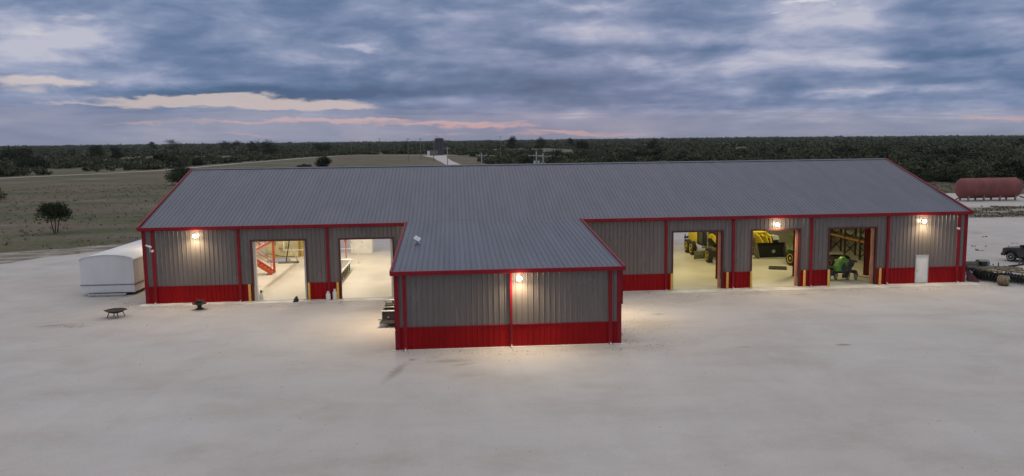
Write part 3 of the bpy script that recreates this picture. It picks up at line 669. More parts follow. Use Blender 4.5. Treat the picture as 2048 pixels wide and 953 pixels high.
# ---------------------------------------------------------------- dark generator set against the wing
t = thing('portable_generator', 'dark grey generator on a skid beside the wing left wall', 'generator', (18.22,-9.1,0))
q = MB(); q.bx(-.52,.55,-.55,1.0,.32,.98); q.build('cabinet', M['dark'], t, bevel=.03)
q = MB(); q.bx(-.56,.58,-.58,-.35,.965,1.005); q.bx(-.40,.56,.05,.22,1.10,1.14); q.bx(-.40,.56,.95,1.10,1.38,1.42); q.build('top_rail', M['lgrey'], t)
q = MB()
for x in (-.38, .52):
    q.beam((x,.1,.98),(x,.1,1.12),.04,.04); q.beam((x,1.0,.98),(x,1.0,1.4),.04,.04)
q.bx(-.40,.55,.15,1.0,.98,1.22); q.bx(.02,.12,.93,.98,1.22,1.36); q.build('engine_cover', M['black'], t)
q = MB(); q.prism([(-.72,.24),(.55,.24),(.55,.36),(-.50,.50)], -.6, -.3, 'y'); q.bx(-.78,-.5,-.55,-.50,.44,.48); q.build('skirt', M['olive'], t)
for x in (.05, .45):
    q = MB(); q.lathe([(.05,-.06),(.14,-.06),(.15,0),(.14,.06),(.05,.06)], 16, 'y', (x,-.45,.15)); q.build('wheel', M['tyre'], t, smooth=True)
q = MB(); q.bx(-.45,.5,-.5,.95,.2,.32); q.bx(-.4,-.3,.6,.8,0,.2); q.bx(.3,.45,.6,.8,0,.2); q.build('frame', M['black'], t)
q = MB(); q.lathe([(.001,-.02),(.05,-.02),(.05,.01)], 12, 'y', (-.13,-.57,.62)); q.build('lamp_cover', M['lgrey'], t)

# ---------------------------------------------------------------- red horizontal tank
t = thing('fuel_tank', 'large faded red horizontal tank on short pale legs', 'tank', (115.15,74.6,.0))
q = MB(); rr = 1.74; hl = 4.95
prof = [(.001,-hl-.75),(.7,-hl-.68),(1.2,-hl-.48),(1.58,-hl-.15),(rr,-hl+.15),(rr,-3),(rr,0),(rr,3),(rr,hl-.15),(1.58,hl+.15),(1.2,hl+.48),(.7,hl+.68),(.001,hl+.75)]
q.lathe(prof, 40, 'x', (0,0,2.18)); tk = q.build('tank_shell', M['tank_red'], t, smooth=True)
for x in (-3.8,-1.9,0,1.9,3.8):
    q = MB(); q.lathe([(rr+.004,-.04),(rr+.02,-.03),(rr+.02,.03),(rr+.004,.04)], 40, 'x', (x,0,2.18)); q.build('weld_seam', M['tank_red'], tk, smooth=True)
for x in (-4.3,-1.5,1.4,4.2):
    for y in (-1.15,1.15):
        q = MB(); q.bx(x-.12,x+.12,y-.12,y+.12,0,1.0); q.build('leg', M['burlap'], t)
q = MB(); q.tube((-5.5,-.3,.6),(-6.9,-1.2,.12),.10,8); q.tube((5.9,.1,.6),(7.2,-.3,.15),.10,8); q.build('pipe', M['dark'], t)
q = MB(); q.lathe([(.3,3.88),(.3,3.98),(.35,3.98),(.35,4.03),(.001,4.03)], 16); q.build('manhole', M['tank_red'], t)

# ---------------------------------------------------------------- far tank and shed
t = thing('storage_silo', 'tall dark cylindrical tank rising over the distant trees', 'tank', (11.4,641,.0))
q = MB(); q.lathe([(3.9,0),(3.9,13.8),(4.05,13.8),(4.05,14.2),(3.9,14.25),(.001,15.1)], 32); q.build('tank_wall', M['tank_dark'], t, smooth=True)
q = MB()
for z in (2.4,4.8,7.2,9.6,12): q.lathe([(3.91,z-.08),(4.0,z-.06),(4.0,z+.06),(3.91,z+.08)], 32)
q.build('hoop', M['dark'], t)
q = MB(); q.bx(-.35,-.27,-4.3,-4.2,0,14.3); q.bx(.27,.35,-4.3,-4.2,0,14.3)
for k in range(28): q.bx(-.27,.27,-4.28,-4.22,.5*k+.2,.5*k+.26)
q.build('ladder', M['grey'], t)
t = thing('pump_shed', 'small flat roofed grey shed with a white door before the dark tank', 'shed', (5.6,626,.0))
q = MB(); q.bx(-4.3,4.6,-2.5,2.5,0,4.6); q.build('wall', M['shed'], t)
q = MB(); q.bx(-4.5,4.8,-2.7,2.7,4.6,4.85); q.build('roof', M['tank_dark'], t)
q = MB(); q.bx(-4.1,-2.0,-2.62,-2.5,0,3.9); q.build('door', M['white'], t)

# ---------------------------------------------------------------- power poles
def pole(x, y, h, lb, arm=2.4, rz=0, mt='pole', z0=0, tf=0, armz=.55, r0=.22, arms=1, off=0):
    t = thing('power_pole', lb, 'power pole', (x, y, hz(x, y)+.05), rz, 'wooden power poles behind the workshop')
    q = MB(); q.tube((0,0,-.5),(0,0,h),r0,8,r0*.65); q.build('pole', M[mt], t)
    for k in range(arms):
        z = h-armz-k*.9
        q = MB(); q.bx(off-arm/2,off+arm/2,-.19,-.08,z-.07,z+.07); q.beam((0,-.13,z-.75),(off+.7,-.13,z-.05),.04,.03); q.beam((0,-.13,z-.75),(off-.7,-.13,z-.05),.04,.03); ca = q.build('crossarm', M[mt], t)
        for dx in (-arm/2+.1, -arm/6, arm/2-.1):
            q = MB(); q.lathe([(.03,0),(.07,.06),(.05,.12),(.07,.17),(.03,.22)], 8, 'z', (off+dx,-.13,z+.07)); q.build('insulator', M['lgrey'], ca)
    for k in range(tf):
        a = (-.42,-.30) if k == 0 else (.42,-.30)
        q = MB(); q.lathe([(.001,0),(.23,.02),(.25,.1),(.25,.85),(.2,.95),(.001,1.0)], 14, 'z', (a[0],a[1],h-3.1)); q.tube((a[0]-.08,a[1],h-2.15),(a[0]-.08,a[1],h-1.9),.04,6); q.tube((a[0]+.08,a[1],h-2.15),(a[0]+.08,a[1],h-1.9),.04,6)
        q.build('transformer', M['lgrey'], t, smooth=True)
    return t
pole(28.9,125,8.75,'grey pole with one crossarm rising behind the middle of the roof ridge',2.5,0,'polegrey',r0=.2)
pole(40.5,116,9.1,'left pole of the pair carrying transformers behind the ridge',3.2,0,'polegrey',tf=2,armz=.95,r0=.2,off=-.1)
pole(41.95,116,8.6,'right pole of the pair carrying transformers behind the ridge',2.9,0,'polegrey',tf=2,armz=.6,r0=.2,off=.35)
pole(20.4,262,9.4,'pole with a wide crossarm beside the pale driveway',2.6,0,'polegrey')
pole(11.7,411,12.6,'thin dark pole standing just left of the grey shed',2.2)
pole(2.0,469,14.0,'thin dark pole in the field, between the shed and its nearest left neighbour pole',2.2)
pole(-4.8,446,14.0,'thin dark pole at the right side of the far field',2.4)
pole(8.4,700,17.2,'faint distant pole rising beyond the trees left of the dark tank',2.0)
pole(-43.1,684,15.6,'thin pole at the middle of the far field edge',2.8)
pole(-71.3,708,14.2,'thin pole, third from the left along the far field edge',2.4)
pole(-83.8,719,13.2,'thin pole, second from the left along the far field edge',2.4)
pole(-102.2,735,13.2,'thin pole, leftmost along the far field edge by the dark tree',2.8)
pole(-152,520,10.5,'thin pole standing far left beside the dirt road',2.0)
pole(61,590,15.5,'slim pole above the trees right of the dark tank',2.0)

# ================================================================ machinery outside, right end
def wheel(parent, c, r, w, rim='myellow', lug=True, name='wheel', n=28, ax='x', rimr=.62):
    """tyre with lugs plus rim; axle along ax (local)"""
    q = MB()
    hw = w/2
    q.lathe([(r*rimr,-hw*.9),(r*.9,-hw),(r*.97,-hw*.75),(r,-hw*.3),(r,hw*.3),(r*.97,hw*.75),(r*.9,hw),(r*rimr,hw*.9)], n, ax, c)
    if lug:
        k = 18
        for i in range(k):
            a = 2*PI*i/k
            for s_ in (-1, 1):
                a2 = a+(.10 if s_ > 0 else 0)
                p_ = lambda rr_, aa, h_: ((c[0]+h_, c[1]+rr_*math.cos(aa), c[2]+rr_*math.sin(aa)) if ax == 'x' else (c[0]+rr_*math.cos(aa), c[1]+h_, c[2]+rr_*math.sin(aa)))
                q.beam(p_(r*1.0, a2, s_*hw*.08), p_(r*.985, a2+.16, s_*hw*.98), r*.06, r*.07)
    ty = q.build(name, M['tyre'], parent, smooth=not lug)
    q = MB(); q.lathe([(.001,-hw*1.0),(r*rimr*.30,-hw*.98),(r*rimr*.35,-hw*.80),(r*rimr*.80,-hw*.82),(r*rimr*1.02,-hw*1.06),(r*rimr*1.02,hw*1.06),(r*rimr*.80,hw*.82),(r*rimr*.35,hw*.80),(r*rimr*.30,hw*.98),(.001,hw*1.0)], 20, ax, c)
    q.build('rim', M[rim], ty, smooth=True); return ty

# pickup (nose towards -x in local space, origin at front axle)
t = thing('pickup_truck', 'dark grey pickup truck entering at the right edge', 'pickup truck', (73.15,9.6,0), R(-68))
body = [(-.80,.55),(-.83,.80),(-.78,1.12),(-.62,1.20),(.55,1.30),(.75,1.33),(2.9,1.33),(2.95,1.30),(4.75,1.30),(4.8,.62),(4.3,.55),(4.25,.75),(4.05,.95),(3.75,1.02),(3.45,.95),(3.25,.75),(3.2,.50),(.55,.50),(.52,.72),(.32,.93),(0,1.0),(-.32,.93),(-.52,.72),(-.55,.50)]
q = MB(); q.prism(body, -.98, .98, 'y'); q.build('body', M['truck'], t, bevel=.05)
cab = [(.60,1.30),(1.35,1.86),(1.55,1.92),(2.55,1.92),(2.75,1.85),(2.92,1.30)]
q = MB(); vs = [(x,-.90 if z < 1.5 else -.74,z) for x,z in cab]+[(x,.90 if z < 1.5 else .74,z) for x,z in cab]; n_ = len(cab)
q.add(vs, [tuple(range(n_-1,-1,-1)), tuple(range(n_,2*n_))]+[(i,(i+1)%n_,(i+1)%n_+n_,i+n_) for i in range(n_)]); q.build('cab', M['truck'], t, bevel=.04)
q = MB(); q.add([(.70,-.80,1.36),(1.33,-.70,1.83),(1.33,.70,1.83),(.70,.80,1.36)], [(0,1,2,3)]); q.M = None
ws_ = q.build('windshield', M['glass'], t); ws_.location = (-.035,0,.045)
for s_ in (-1, 1):
    q = MB(); q.add([(.92,s_*.905,1.38),(1.45,s_*.80,1.80),(2.02,s_*.80,1.80),(2.02,s_*.905,1.38)], [(0,1,2,3)]); q.add([(2.1,s_*.905,1.38),(2.1,s_*.80,1.80),(2.5,s_*.80,1.80),(2.75,s_*.905,1.38)], [(0,1,2,3)])
    w_ = q.build('side_window', M['glass'], t); 
    q = MB(); q.bx(.85,1.05,s_*1.0-.09+s_*.08,s_*1.0+.09+s_*.08,1.36,1.60); q.beam((.95,s_*.9,1.38),(.95,s_*1.05,1.42),.05,.05); q.build('mirror', M['black'], t, bevel=.02)
    q = MB(); q.bx(-.85,-.70,s_*.78-.16,s_*.78+.16,.90,1.10); q.build('headlight', M['chrome'], t, bevel=.02)
    for x in (0, 3.75):
        wheel(t, (x, s_*.90, .43), .43, .28, 'lgrey', False, ax='y', rimr=.66)
        q = MB(); q.prism([(x+.60*math.cos(PI*i/10),.46+.60*math.sin(PI*i/10)) for i in range(11)]+[(x+.52*math.cos(PI*(10-i)/10),.46+.52*math.sin(PI*(10-i)/10)) for i in range(11)], s_*.97, s_*1.03, 'y'); q.build('fender_flare', M['black'], t)
    q = MB(); q.bx(1.6,1.85,s_*.985-.015,s_*.985+.015,1.12,1.16); q.bx(2.6,2.8,s_*.985-.015,s_*.985+.015,1.12,1.16); q.build('handle', M['black'], t)
q = MB(); q.bx(-.95,-.80,-.95,.95,.45,.72); q.build('bumper', M['dark'], t, bevel=.02)
q = MB(); q.bx(-.85,-.81,-.58,.58,.76,1.08); q.build('grille', M['black'], t)
q = MB(); q.bx(3.0,4.72,-.9,.9,1.301,1.306); q.build('bed_cover', M['black'], t)
q = MB(); q.bx(-.5,4.6,-.7,.7,.32,.52); q.build('chassis', M['black'], t)

# dark green roller with pale end drum, lying by the right corner
t = thing('field_roller', 'long dark green toothed roller with pale drum end', 'farm roller', (64.0,3.9,0), R(-12)); t.scale = (.86,.86,.74)
q = MB(); q.lathe([(.001,-2.4),(.52,-2.4),(.52,1.5),(.001,1.5)], 20, 'x', (0,0,.85)); q.build('drum', M['dgreen'], t)
q = MB(); q.prism([(-.5,.25),(.5,.25),(.62,.9),(.45,1.5),(-.1,1.62),(-.5,1.45)], 1.5, 2.45, 'x'); e_ = q.build('end_housing', M['palegreen'], t, bevel=.06)
q = MB(); q.lathe([(.001,-.01),(.16,-.01),(.16,.02),(.001,.03)], 16, 'y', (2.0,-.56,1.12)); q.build('hub_cap', M['white'], e_)
q = MB()
for k in range(11):
    x = -2.3+.36*k
    q.beam((x,-.55,.62),(x+.12,-.86,.18),.10,.05)
q.build('tine', M['lgrey'], t)
q = MB(); q.bx(-2.4,1.6,-.75,-.62,.55,.65); q.bx(-2.4,1.6,.4,.5,.1,.3); q.build('frame', M['dark'], t)
wheel(t, (2.15,-.95,.45), .45, .3, 'burlap', False, ax='y')
q = MB(); q.beam((2.4,.3,.8),(4.2,.55,.65),.12,.12); q.beam((2.7,.3,.75),(2.75,.35,1.2),.08,.08); q.beam((3.6,.45,.72),(3.62,.5,1.15),.08,.08); q.beam((3.2,.2,.5),(3.2,.7,.95),.08,.08); q.build('drawbar', M['dark'], t)

# disc harrow with two gangs
t = thing('disc_harrow', 'rusty tan disc harrow with two gangs of black discs', 'disc harrow', (64.1,-.4,0), R(0))
def gang(a, b_, n_, r=.36):
    a = Vector(a); b_ = Vector(b_); d_ = (b_-a).normalized(); q = MB(); q.tube(a, b_, .05, 8)
    for k in range(n_):
        c_ = a.lerp(b_, k/(n_-1)); q.tube(c_-d_*.02, c_+d_*.02, r, 18)
    g_ = q.build('disc_gang', M['black'], t)
    q = MB(); q.beam(a+Vector((0,0,.5)), b_+Vector((0,0,.5)), .16, .12)
    for k in (1, n_//2, n_-2):
        c_ = a.lerp(b_, k/(n_-1)); q.beam(c_+Vector((0,0,.1)), c_+Vector((.03,.08,.5)), .07, .12)
    q.build('gang_beam', M['burlap'], t)
    q = MB()
    for k in range(2, n_-1, 3):
        c_ = a.lerp(b_, k/(n_-1)); q.bx(c_.x-.14,c_.x+.14,c_.y-.07,c_.y+.07,c_.z+.57,c_.z+.62)
    q.build('weight_plate', M['lgrey'], t)
gang((-.75,1.45,.38), (.05,-.55,.38), 9); gang((.75,.05,.38), (1.75,-2.0,.38), 10)
gang((.45,2.1,.38), (2.05,1.2,.38), 7)
q = MB(); q.beam((-.4,1.6,.95),(2.3,-.9,.92),.16,.14); q.beam((-.6,.9,.95),(2.4,.4,.95),.16,.14); q.beam((-.9,2.2,.9),(2.6,1.1,.9),.18,.14); q.beam((.2,1.9,.95),(.6,-.6,.95),.14,.14); q.beam((1.7,1.6,.95),(1.9,-1.2,.95),.14,.14)
q.build('main_frame', M['burlap'], t)
q = MB(); q.beam((1.9,1.3,1.0),(3.0,1.1,1.15),.14,.12); q.beam((2.7,1.2,1.1),(3.0,1.5,1.6),.10,.10); q.beam((2.7,1.1,1.1),(3.1,.8,1.5),.08,.08); q.build('hitch', M['dark'], t)
q = MB(); q.bx(-.1,.35,1.6,2.0,1.0,1.35); q.build('tool_box', M['dark'], t)
t = thing('drum_roller', 'short tan ribbed drum lying between the two disc gangs', 'drum', (63.75,-1.75,0), R(38)); t.scale = (.9,.50,.9)
q = MB(); q.lathe([(.001,-.75),(.28,-.75),(.40,-.68),(.43,-.3),(.43,.3),(.40,.68),(.28,.75),(.001,.75)], 22, 'y', (0,0,.43)); d_ = q.build('drum', M['burlap'], t, smooth=True)
q = MB()
for k in range(6): q.lathe([(.41,-.5+.2*k-.02),(.46,-.5+.2*k),(.41,-.5+.2*k+.02)], 22, 'y', (0,0,.43))
q.build('rib', M['bark'], d_)
q = MB(); q.lathe([(.001,-.80),(.09,-.80),(.09,-.74)], 12, 'y', (0,0,.43)); q.build('axle', M['dark'], t)
t = thing('dozer_blade', 'dark red triangular blade leaning behind the right corner', 'blade', (62.2,.15,0), 0); t.scale = (.62,.8,.62)
q = MB(); q.add([(0,0,0),(1.25,-.45,0),(.35,.1,1.25),(0,.35,1.55),(0,.12,0),(1.25,-.33,0),(.35,.22,1.25),(0,.47,1.55)], [(0,1,2,3),(4,7,6,5),(0,4,5,1),(1,5,6,2),(2,6,7,3),(3,7,4,0)]); q.build('blade_plate', M['frame'], t, bevel=.02)
q = MB(); q.beam((.3,.25,.1),(.5,.9,.1),.1,.1); q.beam((.3,.3,.9),(.5,.9,.1),.08,.08); q.build('brace', M['dark'], t)
# ================================================================ inside the left hall
t = thing('mezzanine', 'red steel mezzanine edge with guard rail in the left open door', 'mezzanine', (0,0,.03))
q = MB(); q.bx(6.18,6.30,6.0,18.5,2.78,3.0); q.build('edge_beam', M['stair_red'], t)
q = MB(); q.bx(.3,6.18,6.0,6.12,2.78,3.0); q.build('front_beam', M['stair_red'], t)
for y in (6.06, 13.2):
    q = MB(); w = .05 if y < 10 else .09
    q.bx(6.24-w,6.24+w,y-w,y+w,0,2.78); q.build('post', M['stair_red'], t)
for y in (6.06,8.2,10.3,12.4,14.5,16.6,18.4):
    q = MB(); q.bx(6.20,6.25,y-.025,y+.025,3.0,4.05); q.build('guard_post', M['stair_red'], t)
for z in (3.35,3.7,4.05):
    q = MB(); q.beam((6.22,6.0,z),(6.22,18.5,z),.035,.035); q.build('guard_rail', M['stair_red'], t)
# staircase rising to the left at y = 12
t = thing('staircase', 'orange red steel staircase with thin handrails in the left open door', 'staircase', (6.28,11.7,.03))
n_st, run, rise = 9, .29, .205
for y in (0, .95):
    q = MB(); q.beam((.08,y,.10),(-run*n_st,y,.10+rise*n_st),.05,.28); q.build('stringer', M['stair_red'], t)
for k in range(n_st):
    q = MB(); q.bx(-run*(k+1)+.0,-run*k+.03,.03,.92,.16+rise*k,.20+rise*k); q.build('tread', M['stair_red'], t)
for y in (-.01, .96):
    q = MB(); q.bx(.0,.05,y-.025,y+.025,0,1.35); q.bx(-run*n_st,-run*n_st+.05,y-.025,y+.025,rise*n_st,rise*n_st+1.2); q.build('newel_post', M['stair_red'], t)
    for dz in (.62,.92,1.25):
        q = MB(); q.beam((.03,y,dz),(-run*n_st,y,rise*n_st+dz),.028,.028); q.build('handrail', M['stair_red'], t)
q = MB(); q.bx(-run*n_st-1.2,-run*n_st,0,.95,rise*n_st+.1,rise*n_st+.16); q.build('landing', M['stair_red'], t)
# pale pipe across
t = thing('overhead_pipe', 'pale horizontal pipe strung across behind the red stairs', 'pipe', (0,0,0))
q = MB(); q.beam((6.2,17.6,1.42),(13.2,17.6,1.42),.06,.06); q.build('pipe_run', M['white'], t)
for x, za, zb in ((6.24, 1.45, 2.81), (13.15, .03, 1.42)):
    q = MB(); q.bx(x-.03,x+.03,17.57,17.63,za,zb); q.build('support', M['white'], t)
# standing tarped panel
t = thing('tarped_load', 'tall olive tan tarp covered load with worn dark marks at the back', 'tarp covered load', (5.35,22.9,.03))
vs = []; nx, nz = 22, 10
q = MB()
for j in range(nz+1):
    for i in range(nx+1):
        x = -1.75+3.0*i/nx; z = 2.6*j/nz; vs.append((x, -.45+.12*noise.noise(Vector((x*1.6,z*1.6,1)))-.05*(1-z/2.6), z))
q.add(vs, [(j*(nx+1)+i, j*(nx+1)+i+1, (j+1)*(nx+1)+i+1, (j+1)*(nx+1)+i) for j in range(nz) for i in range(nx)])
q.bx(-1.72,1.22,-.25,.9,0,2.55); q.build('tarp', M['tan'], t, smooth=True)
q = MB()
for x0, z0, x1, z1 in ((-.6,1.0,-.15,.9),(.0,.95,.2,1.15),(.15,.8,.35,.78),(.1,1.4,.25,1.42),(-1.3,1.9,-1.1,1.5),(-1.0,1.8,-.9,1.3)):
    q.beam((x0,-.62,z0),(x1,-.62,z1),.03,.09)
q.build('strap', M['olive'], t)
q = MB(); q.path([(-1.7,-.62,.5),(-.9,-.64,.28),(0,-.64,.14),(1.2,-.62,.12)], .03); q.build('cord', M['dark'], t)
t = thing('yellow_cabinet', 'bright yellow two panel cabinet at the back right of the stairs door', 'cabinet', (7.15,23.9,.03))
q = MB(); q.bx(-.55,.65,-.3,.4,0,.95); q.bx(-.55,.65,-.3,.4,.98,2.0); q.build('cabinet_box', M['cyellow'], t, bevel=.015)
q = MB(); q.bx(.42,.46,-.33,-.3,.5,.7); q.bx(.42,.46,-.33,-.3,1.3,1.5); q.build('handle', M['dark'], t)
t = thing('wading_pool', 'blue grey shallow round tub flat on the floor behind the stairs', 'tub', (5.15,20.2,.03))
q = MB(); q.lathe([(1.1,0),(1.15,.10),(1.12,.11),(1.06,.05),(.001,.04)], 28); q.build('basin', M['bluecloth'], t, smooth=True)
# hoist stand
t = thing('boom_stand', 'olive boom stand with flat base, leaning pole and brace', 'stand', (6.45,18.55,.03), 0)
q = MB(); q.bx(-1.0,.95,-.16,.16,0,.18); q.build('base', M['olive'], t, bevel=.02)
q = MB(); q.tube((-.25,0,.18),(.42,0,3.7),.06,8); q.build('leaning_pole', M['dark'], t)
q = MB(); q.beam((.85,0,.18),(.28,0,1.5),.16,.10); q.beam((.28,0,1.5),(.12,0,2.1),.08,.08); q.build('brace', M['lgrey'], t)
t = thing('inclined_pole', 'dark inclined pole crossing the top of the red stairs', 'pole', (3.6,16.0,.03), 0)
q = MB(); q.tube((-.35,0,2.9),(1.2,0,2.0),.07,8); q.build('tube', M['olive'], t)
q = MB(); q.tube((-.35,0,0),(-.35,0,2.9),.05,8); q.build('prop', M['olive'], t)

# second door: post, sink, bench, white cabinet
t = thing('red_post', 'slim orange red post with valves left in the brightest door', 'post', (12.35,15.0,.03))
q = MB(); q.tube((0,0,0),(0,0,4.2),.055,10); q.build('pipe', M['stair_red'], t)
q = MB(); q.tube((-.02,0,2.35),(-.02,0,3.0),.13,10); q.tube((-.8,0,3.0),(.25,0,3.0),.05,8); q.bx(-.06,.06,-.1,.1,2.2,2.3); q.build('valve', M['stair_red'], t)
t = thing('white_basin', 'white rounded basin at the far end of the bench', 'basin', (12.55,13.9,.03))
q = MB(); q.lathe([(.25,0),(.3,.5),(.5,.8),(.52,.9),(.45,.9),(.3,.72),(.001,.7)], 20); q.build('bowl', M['white'], t, smooth=True)
t = thing('work_bench', 'long work bench with grey top and white edge, seen end on', 'workbench', (12.55,9.2,.03))
q = MB(); q.bx(-.55,.42,-4.0,4.0,.86,.92); q.build('top', M['grey'], t)
q = MB(); q.bx(.42,.50,-4.0,4.0,.80,.93); q.build('edge', M['white'], t)
for k in range(7):
    y = -3.6+1.2*k
    q = MB(); q.bx(.30,.40,y-.05,y+.05,0,.86); q.bx(-.5,-.4,y-.05,y+.05,0,.86); q.bx(-.4,.3,y-.04,y+.04,.2,.28); q.build('leg', M['olive'], t)
    if k < 6: 
        q = MB(); q.bx(-.3,.28,y+.25,y+.95,.30,.62); q.build('bin', M['olive'], t, bevel=.02)
t = thing('white_cabinet', 'wide white double door cabinet at the back of the brightest door', 'cabinet', (12.70,24.55,.03))
q = MB(); q.bx(-1.15,1.15,-.1,.42,0,2.7); q.build('carcass', M['white'], t, bevel=.01)
q = MB(); q.bx(-1.20,-1.08,-.14,-.1,0,2.7); q.bx(-.86,-.83,-.12,-.10,.05,2.65); q.bx(1.08,1.2,-.14,-.1,0,2.7); q.build('door_trim', M['lgrey'], t)
q = MB(); q.lathe([(.001,-.03),(.05,-.03),(.05,0)], 10, 'y', (.05,-.11,1.16)); q.bx(-1.0,-.96,-.16,-.1,1.05,1.25); q.build('handle', M['grey'], t)

# ================================================================ right hall
# motor grader, nose towards the camera (-y); origin at right front wheel contact
t = thing('road_grader', 'yellow road grader with tandem rear wheels behind the open door', 'grader', (45.5,12.75,.03), R(0))
for s_ in (0, 1):
    x = .12+2.15*s_
    wheel(t, (x,0,.65), .65, .42)
    wheel(t, (x,5.1,.66), .66, .42); wheel(t, (x,6.75,.66), .66, .42)
    q = MB(); q.bx(x+(.25 if s_ == 0 else -.35),x+(.35 if s_ == 0 else -.25),4.6,7.2,.5,.85); q.build('tandem_case', M['myellow'], t)
q = MB(); q.prism([(4.9,1.15),(7.6,1.15),(7.75,1.5),(7.6,2.55),(4.9,2.75)], .45, 1.95, 'x'); q.build('engine_hood', M['myellow'], t, bevel=.05)
q = MB(); q.bx(.5,1.9,7.65,8.3,1.35,1.5); q.bx(.2,2.2,8.2,8.35,1.25,1.45)
for x in (.3,.9,1.5,2.1): q.beam((x,8.3,1.7),(x,8.4,.9),.07,.12)
q.build('ripper', M['dark'], t)
q = MB(); q.bx(.55,.63,3.35,3.43,1.2,3.1); q.bx(1.77,1.85,3.35,3.43,1.2,3.1); q.bx(.5,.58,4.8,4.88,1.2,3.1); q.bx(1.82,1.9,4.8,4.88,1.2,3.1); q.bx(.45,1.95,3.2,4.95,3.1,3.22); q.bx(.5,1.9,3.3,4.88,1.1,1.25); cb = q.build('cab', M['black'], t)
q = MB(); q.bx(.56,.58,3.45,4.78,1.25,3.08); q.bx(1.82,1.84,3.45,4.78,1.25,3.08); q.bx(.6,1.8,3.36,3.38,1.25,3.08); q.build('cab_glass', M['dgreen'], cb)
q = MB()
q.beam((1.2,4.9,1.55),(1.2,2.6,2.15),.34,.38); q.beam((1.2,2.6,2.15),(1.2,.8,1.75),.32,.36); q.beam((1.2,.8,1.75),(1.2,-.5,1.0),.3,.36); q.build('main_frame', M['myellow'], t, bevel=.03)
q = MB(); q.bx(.2,2.3,-.14,.14,.55,.78); q.bx(.9,1.5,-.7,.3,.6,1.05); q.build('front_axle', M['dark'], t)
q = MB(); q.prism([(1.65,.10),(1.55,.25),(1.5,.5),(1.6,.75),(1.75,.85),(1.7,.72),(1.62,.5),(1.66,.28)], -.55, 2.9, 'x'); mb_ = q.build('moldboard', M['olive'], t)
mb_.rotation_euler = (0,0,R(10))
q = MB(); q.beam((.75,2.1,.95),(1.2,-.3,.95),.14,.14); q.beam((1.65,2.1,.95),(1.2,-.3,.95),.14,.14); q.lathe([(.55,.86),(.68,.86),(.68,1.0),(.55,1.0)], 22, 'z', (1.2,2.1,0)); q.build('draw_circle', M['olive'], t)
for x in (.72, 1.68):
    q = MB(); q.tube((x,2.3,1.0),(x,2.4,2.6),.06,8); q.tube((x,2.4,1.9),(x,2.42,2.9),.085,8); q.build('lift_cylinder', M['lgrey'], t)
q = MB(); q.path([(.7,2.6,2.4),(.5,1.9,1.9),(.55,1.2,1.5),(.8,.5,1.55)], .035); q.path([(.6,3.2,1.3),(.3,2.6,1.0),(.4,1.8,1.2)], .04); q.build('hose', M['black'], t)
q = MB(); q.bx(.45,.65,2.9,3.3,.6,.7); q.bx(.45,.65,2.95,3.3,.95,1.03); q.build('step', M['lgrey'], t)

# wheel loader facing the camera
t = thing('wheel_loader', 'yellow wheel loader with a black bucket lowered toward the door', 'wheel loader', (52.3,14.1,.03), R(2))
bk = [(0,.08),(.25,.04),(1.0,.05),(1.2,.3),(1.25,.9),(1.05,1.35),(.75,1.42),(1.05,1.0),(1.08,.4),(.95,.16),(.05,.12)]
q = MB(); q.prism(bk, -1.36, 1.36, 'x'); b_ = q.build('bucket', M['black'], t)
for s_ in (-1, 1):
    q = MB(); q.prism([(0,.06),(1.0,.04),(1.22,.3),(1.25,.9),(1.05,1.36),(.72,1.44),(.35,.75)], s_*1.40-.035, s_*1.40+.035, 'x'); q.build('bucket_side', M['olive'], b_)
q = MB(); q.bx(-1.4,1.4,-.16,.05,.03,.09); q.build('cutting_edge', M['lgrey'], b_)
q = MB(); q.bx(-1.30,1.30,.98,1.0,.2,1.36); q.build('bucket_back', M['black'], b_)
q = MB(); q.lathe([(.001,-.02),(.17,-.02),(.17,0)], 20, 'y', (.38,.95,.55)); q.build('round_plate', M['lgrey'], b_)
for s_ in (-1, 1):
    q = MB(); q.beam((s_*.38,1.3,.9),(s_*.55,2.1,1.75),.14,.30); q.beam((s_*.55,2.1,1.75),(s_*.55,3.4,2.0),.14,.34); q.build('lift_arm', M['myellow'], t, bevel=.02)
    wheel(t, (s_*1.35,3.3,.82), .82, .55); wheel(t, (s_*1.35,6.4,.82), .82, .55)
    q = MB(); q.prism([(2.5,1.45),(2.75,1.80),(3.9,1.80),(4.15,1.45),(4.1,1.40),(3.85,1.72),(2.8,1.72),(2.58,1.40)], s_*1.35-.32, s_*1.35+.32, 'x'); q.build('fender', M['lgrey'], t)
q = MB(); q.beam((0,1.2,1.2),(0,2.0,1.95),.10,.25); q.tube((0,2.2,1.8),(0,3.3,2.0),.09,8); q.build('tilt_link', M['myellow'], t)
q = MB(); q.bx(-.6,.6,2.9,4.2,.7,2.2); q.bx(-.75,.75,5.2,7.9,.8,2.2); q.build('chassis', M['myellow'], t, bevel=.05)
q = MB(); q.bx(-.7,.7,4.0,5.4,1.3,1.5); q.bx(-.75,.75,3.9,5.5,3.1,3.25)
for x in (-.68,.62):
    for y in (4.0,5.3): q.bx(x,x+.07,y,y+.07,1.5,3.1)
q.build('cab', M['black'], t)

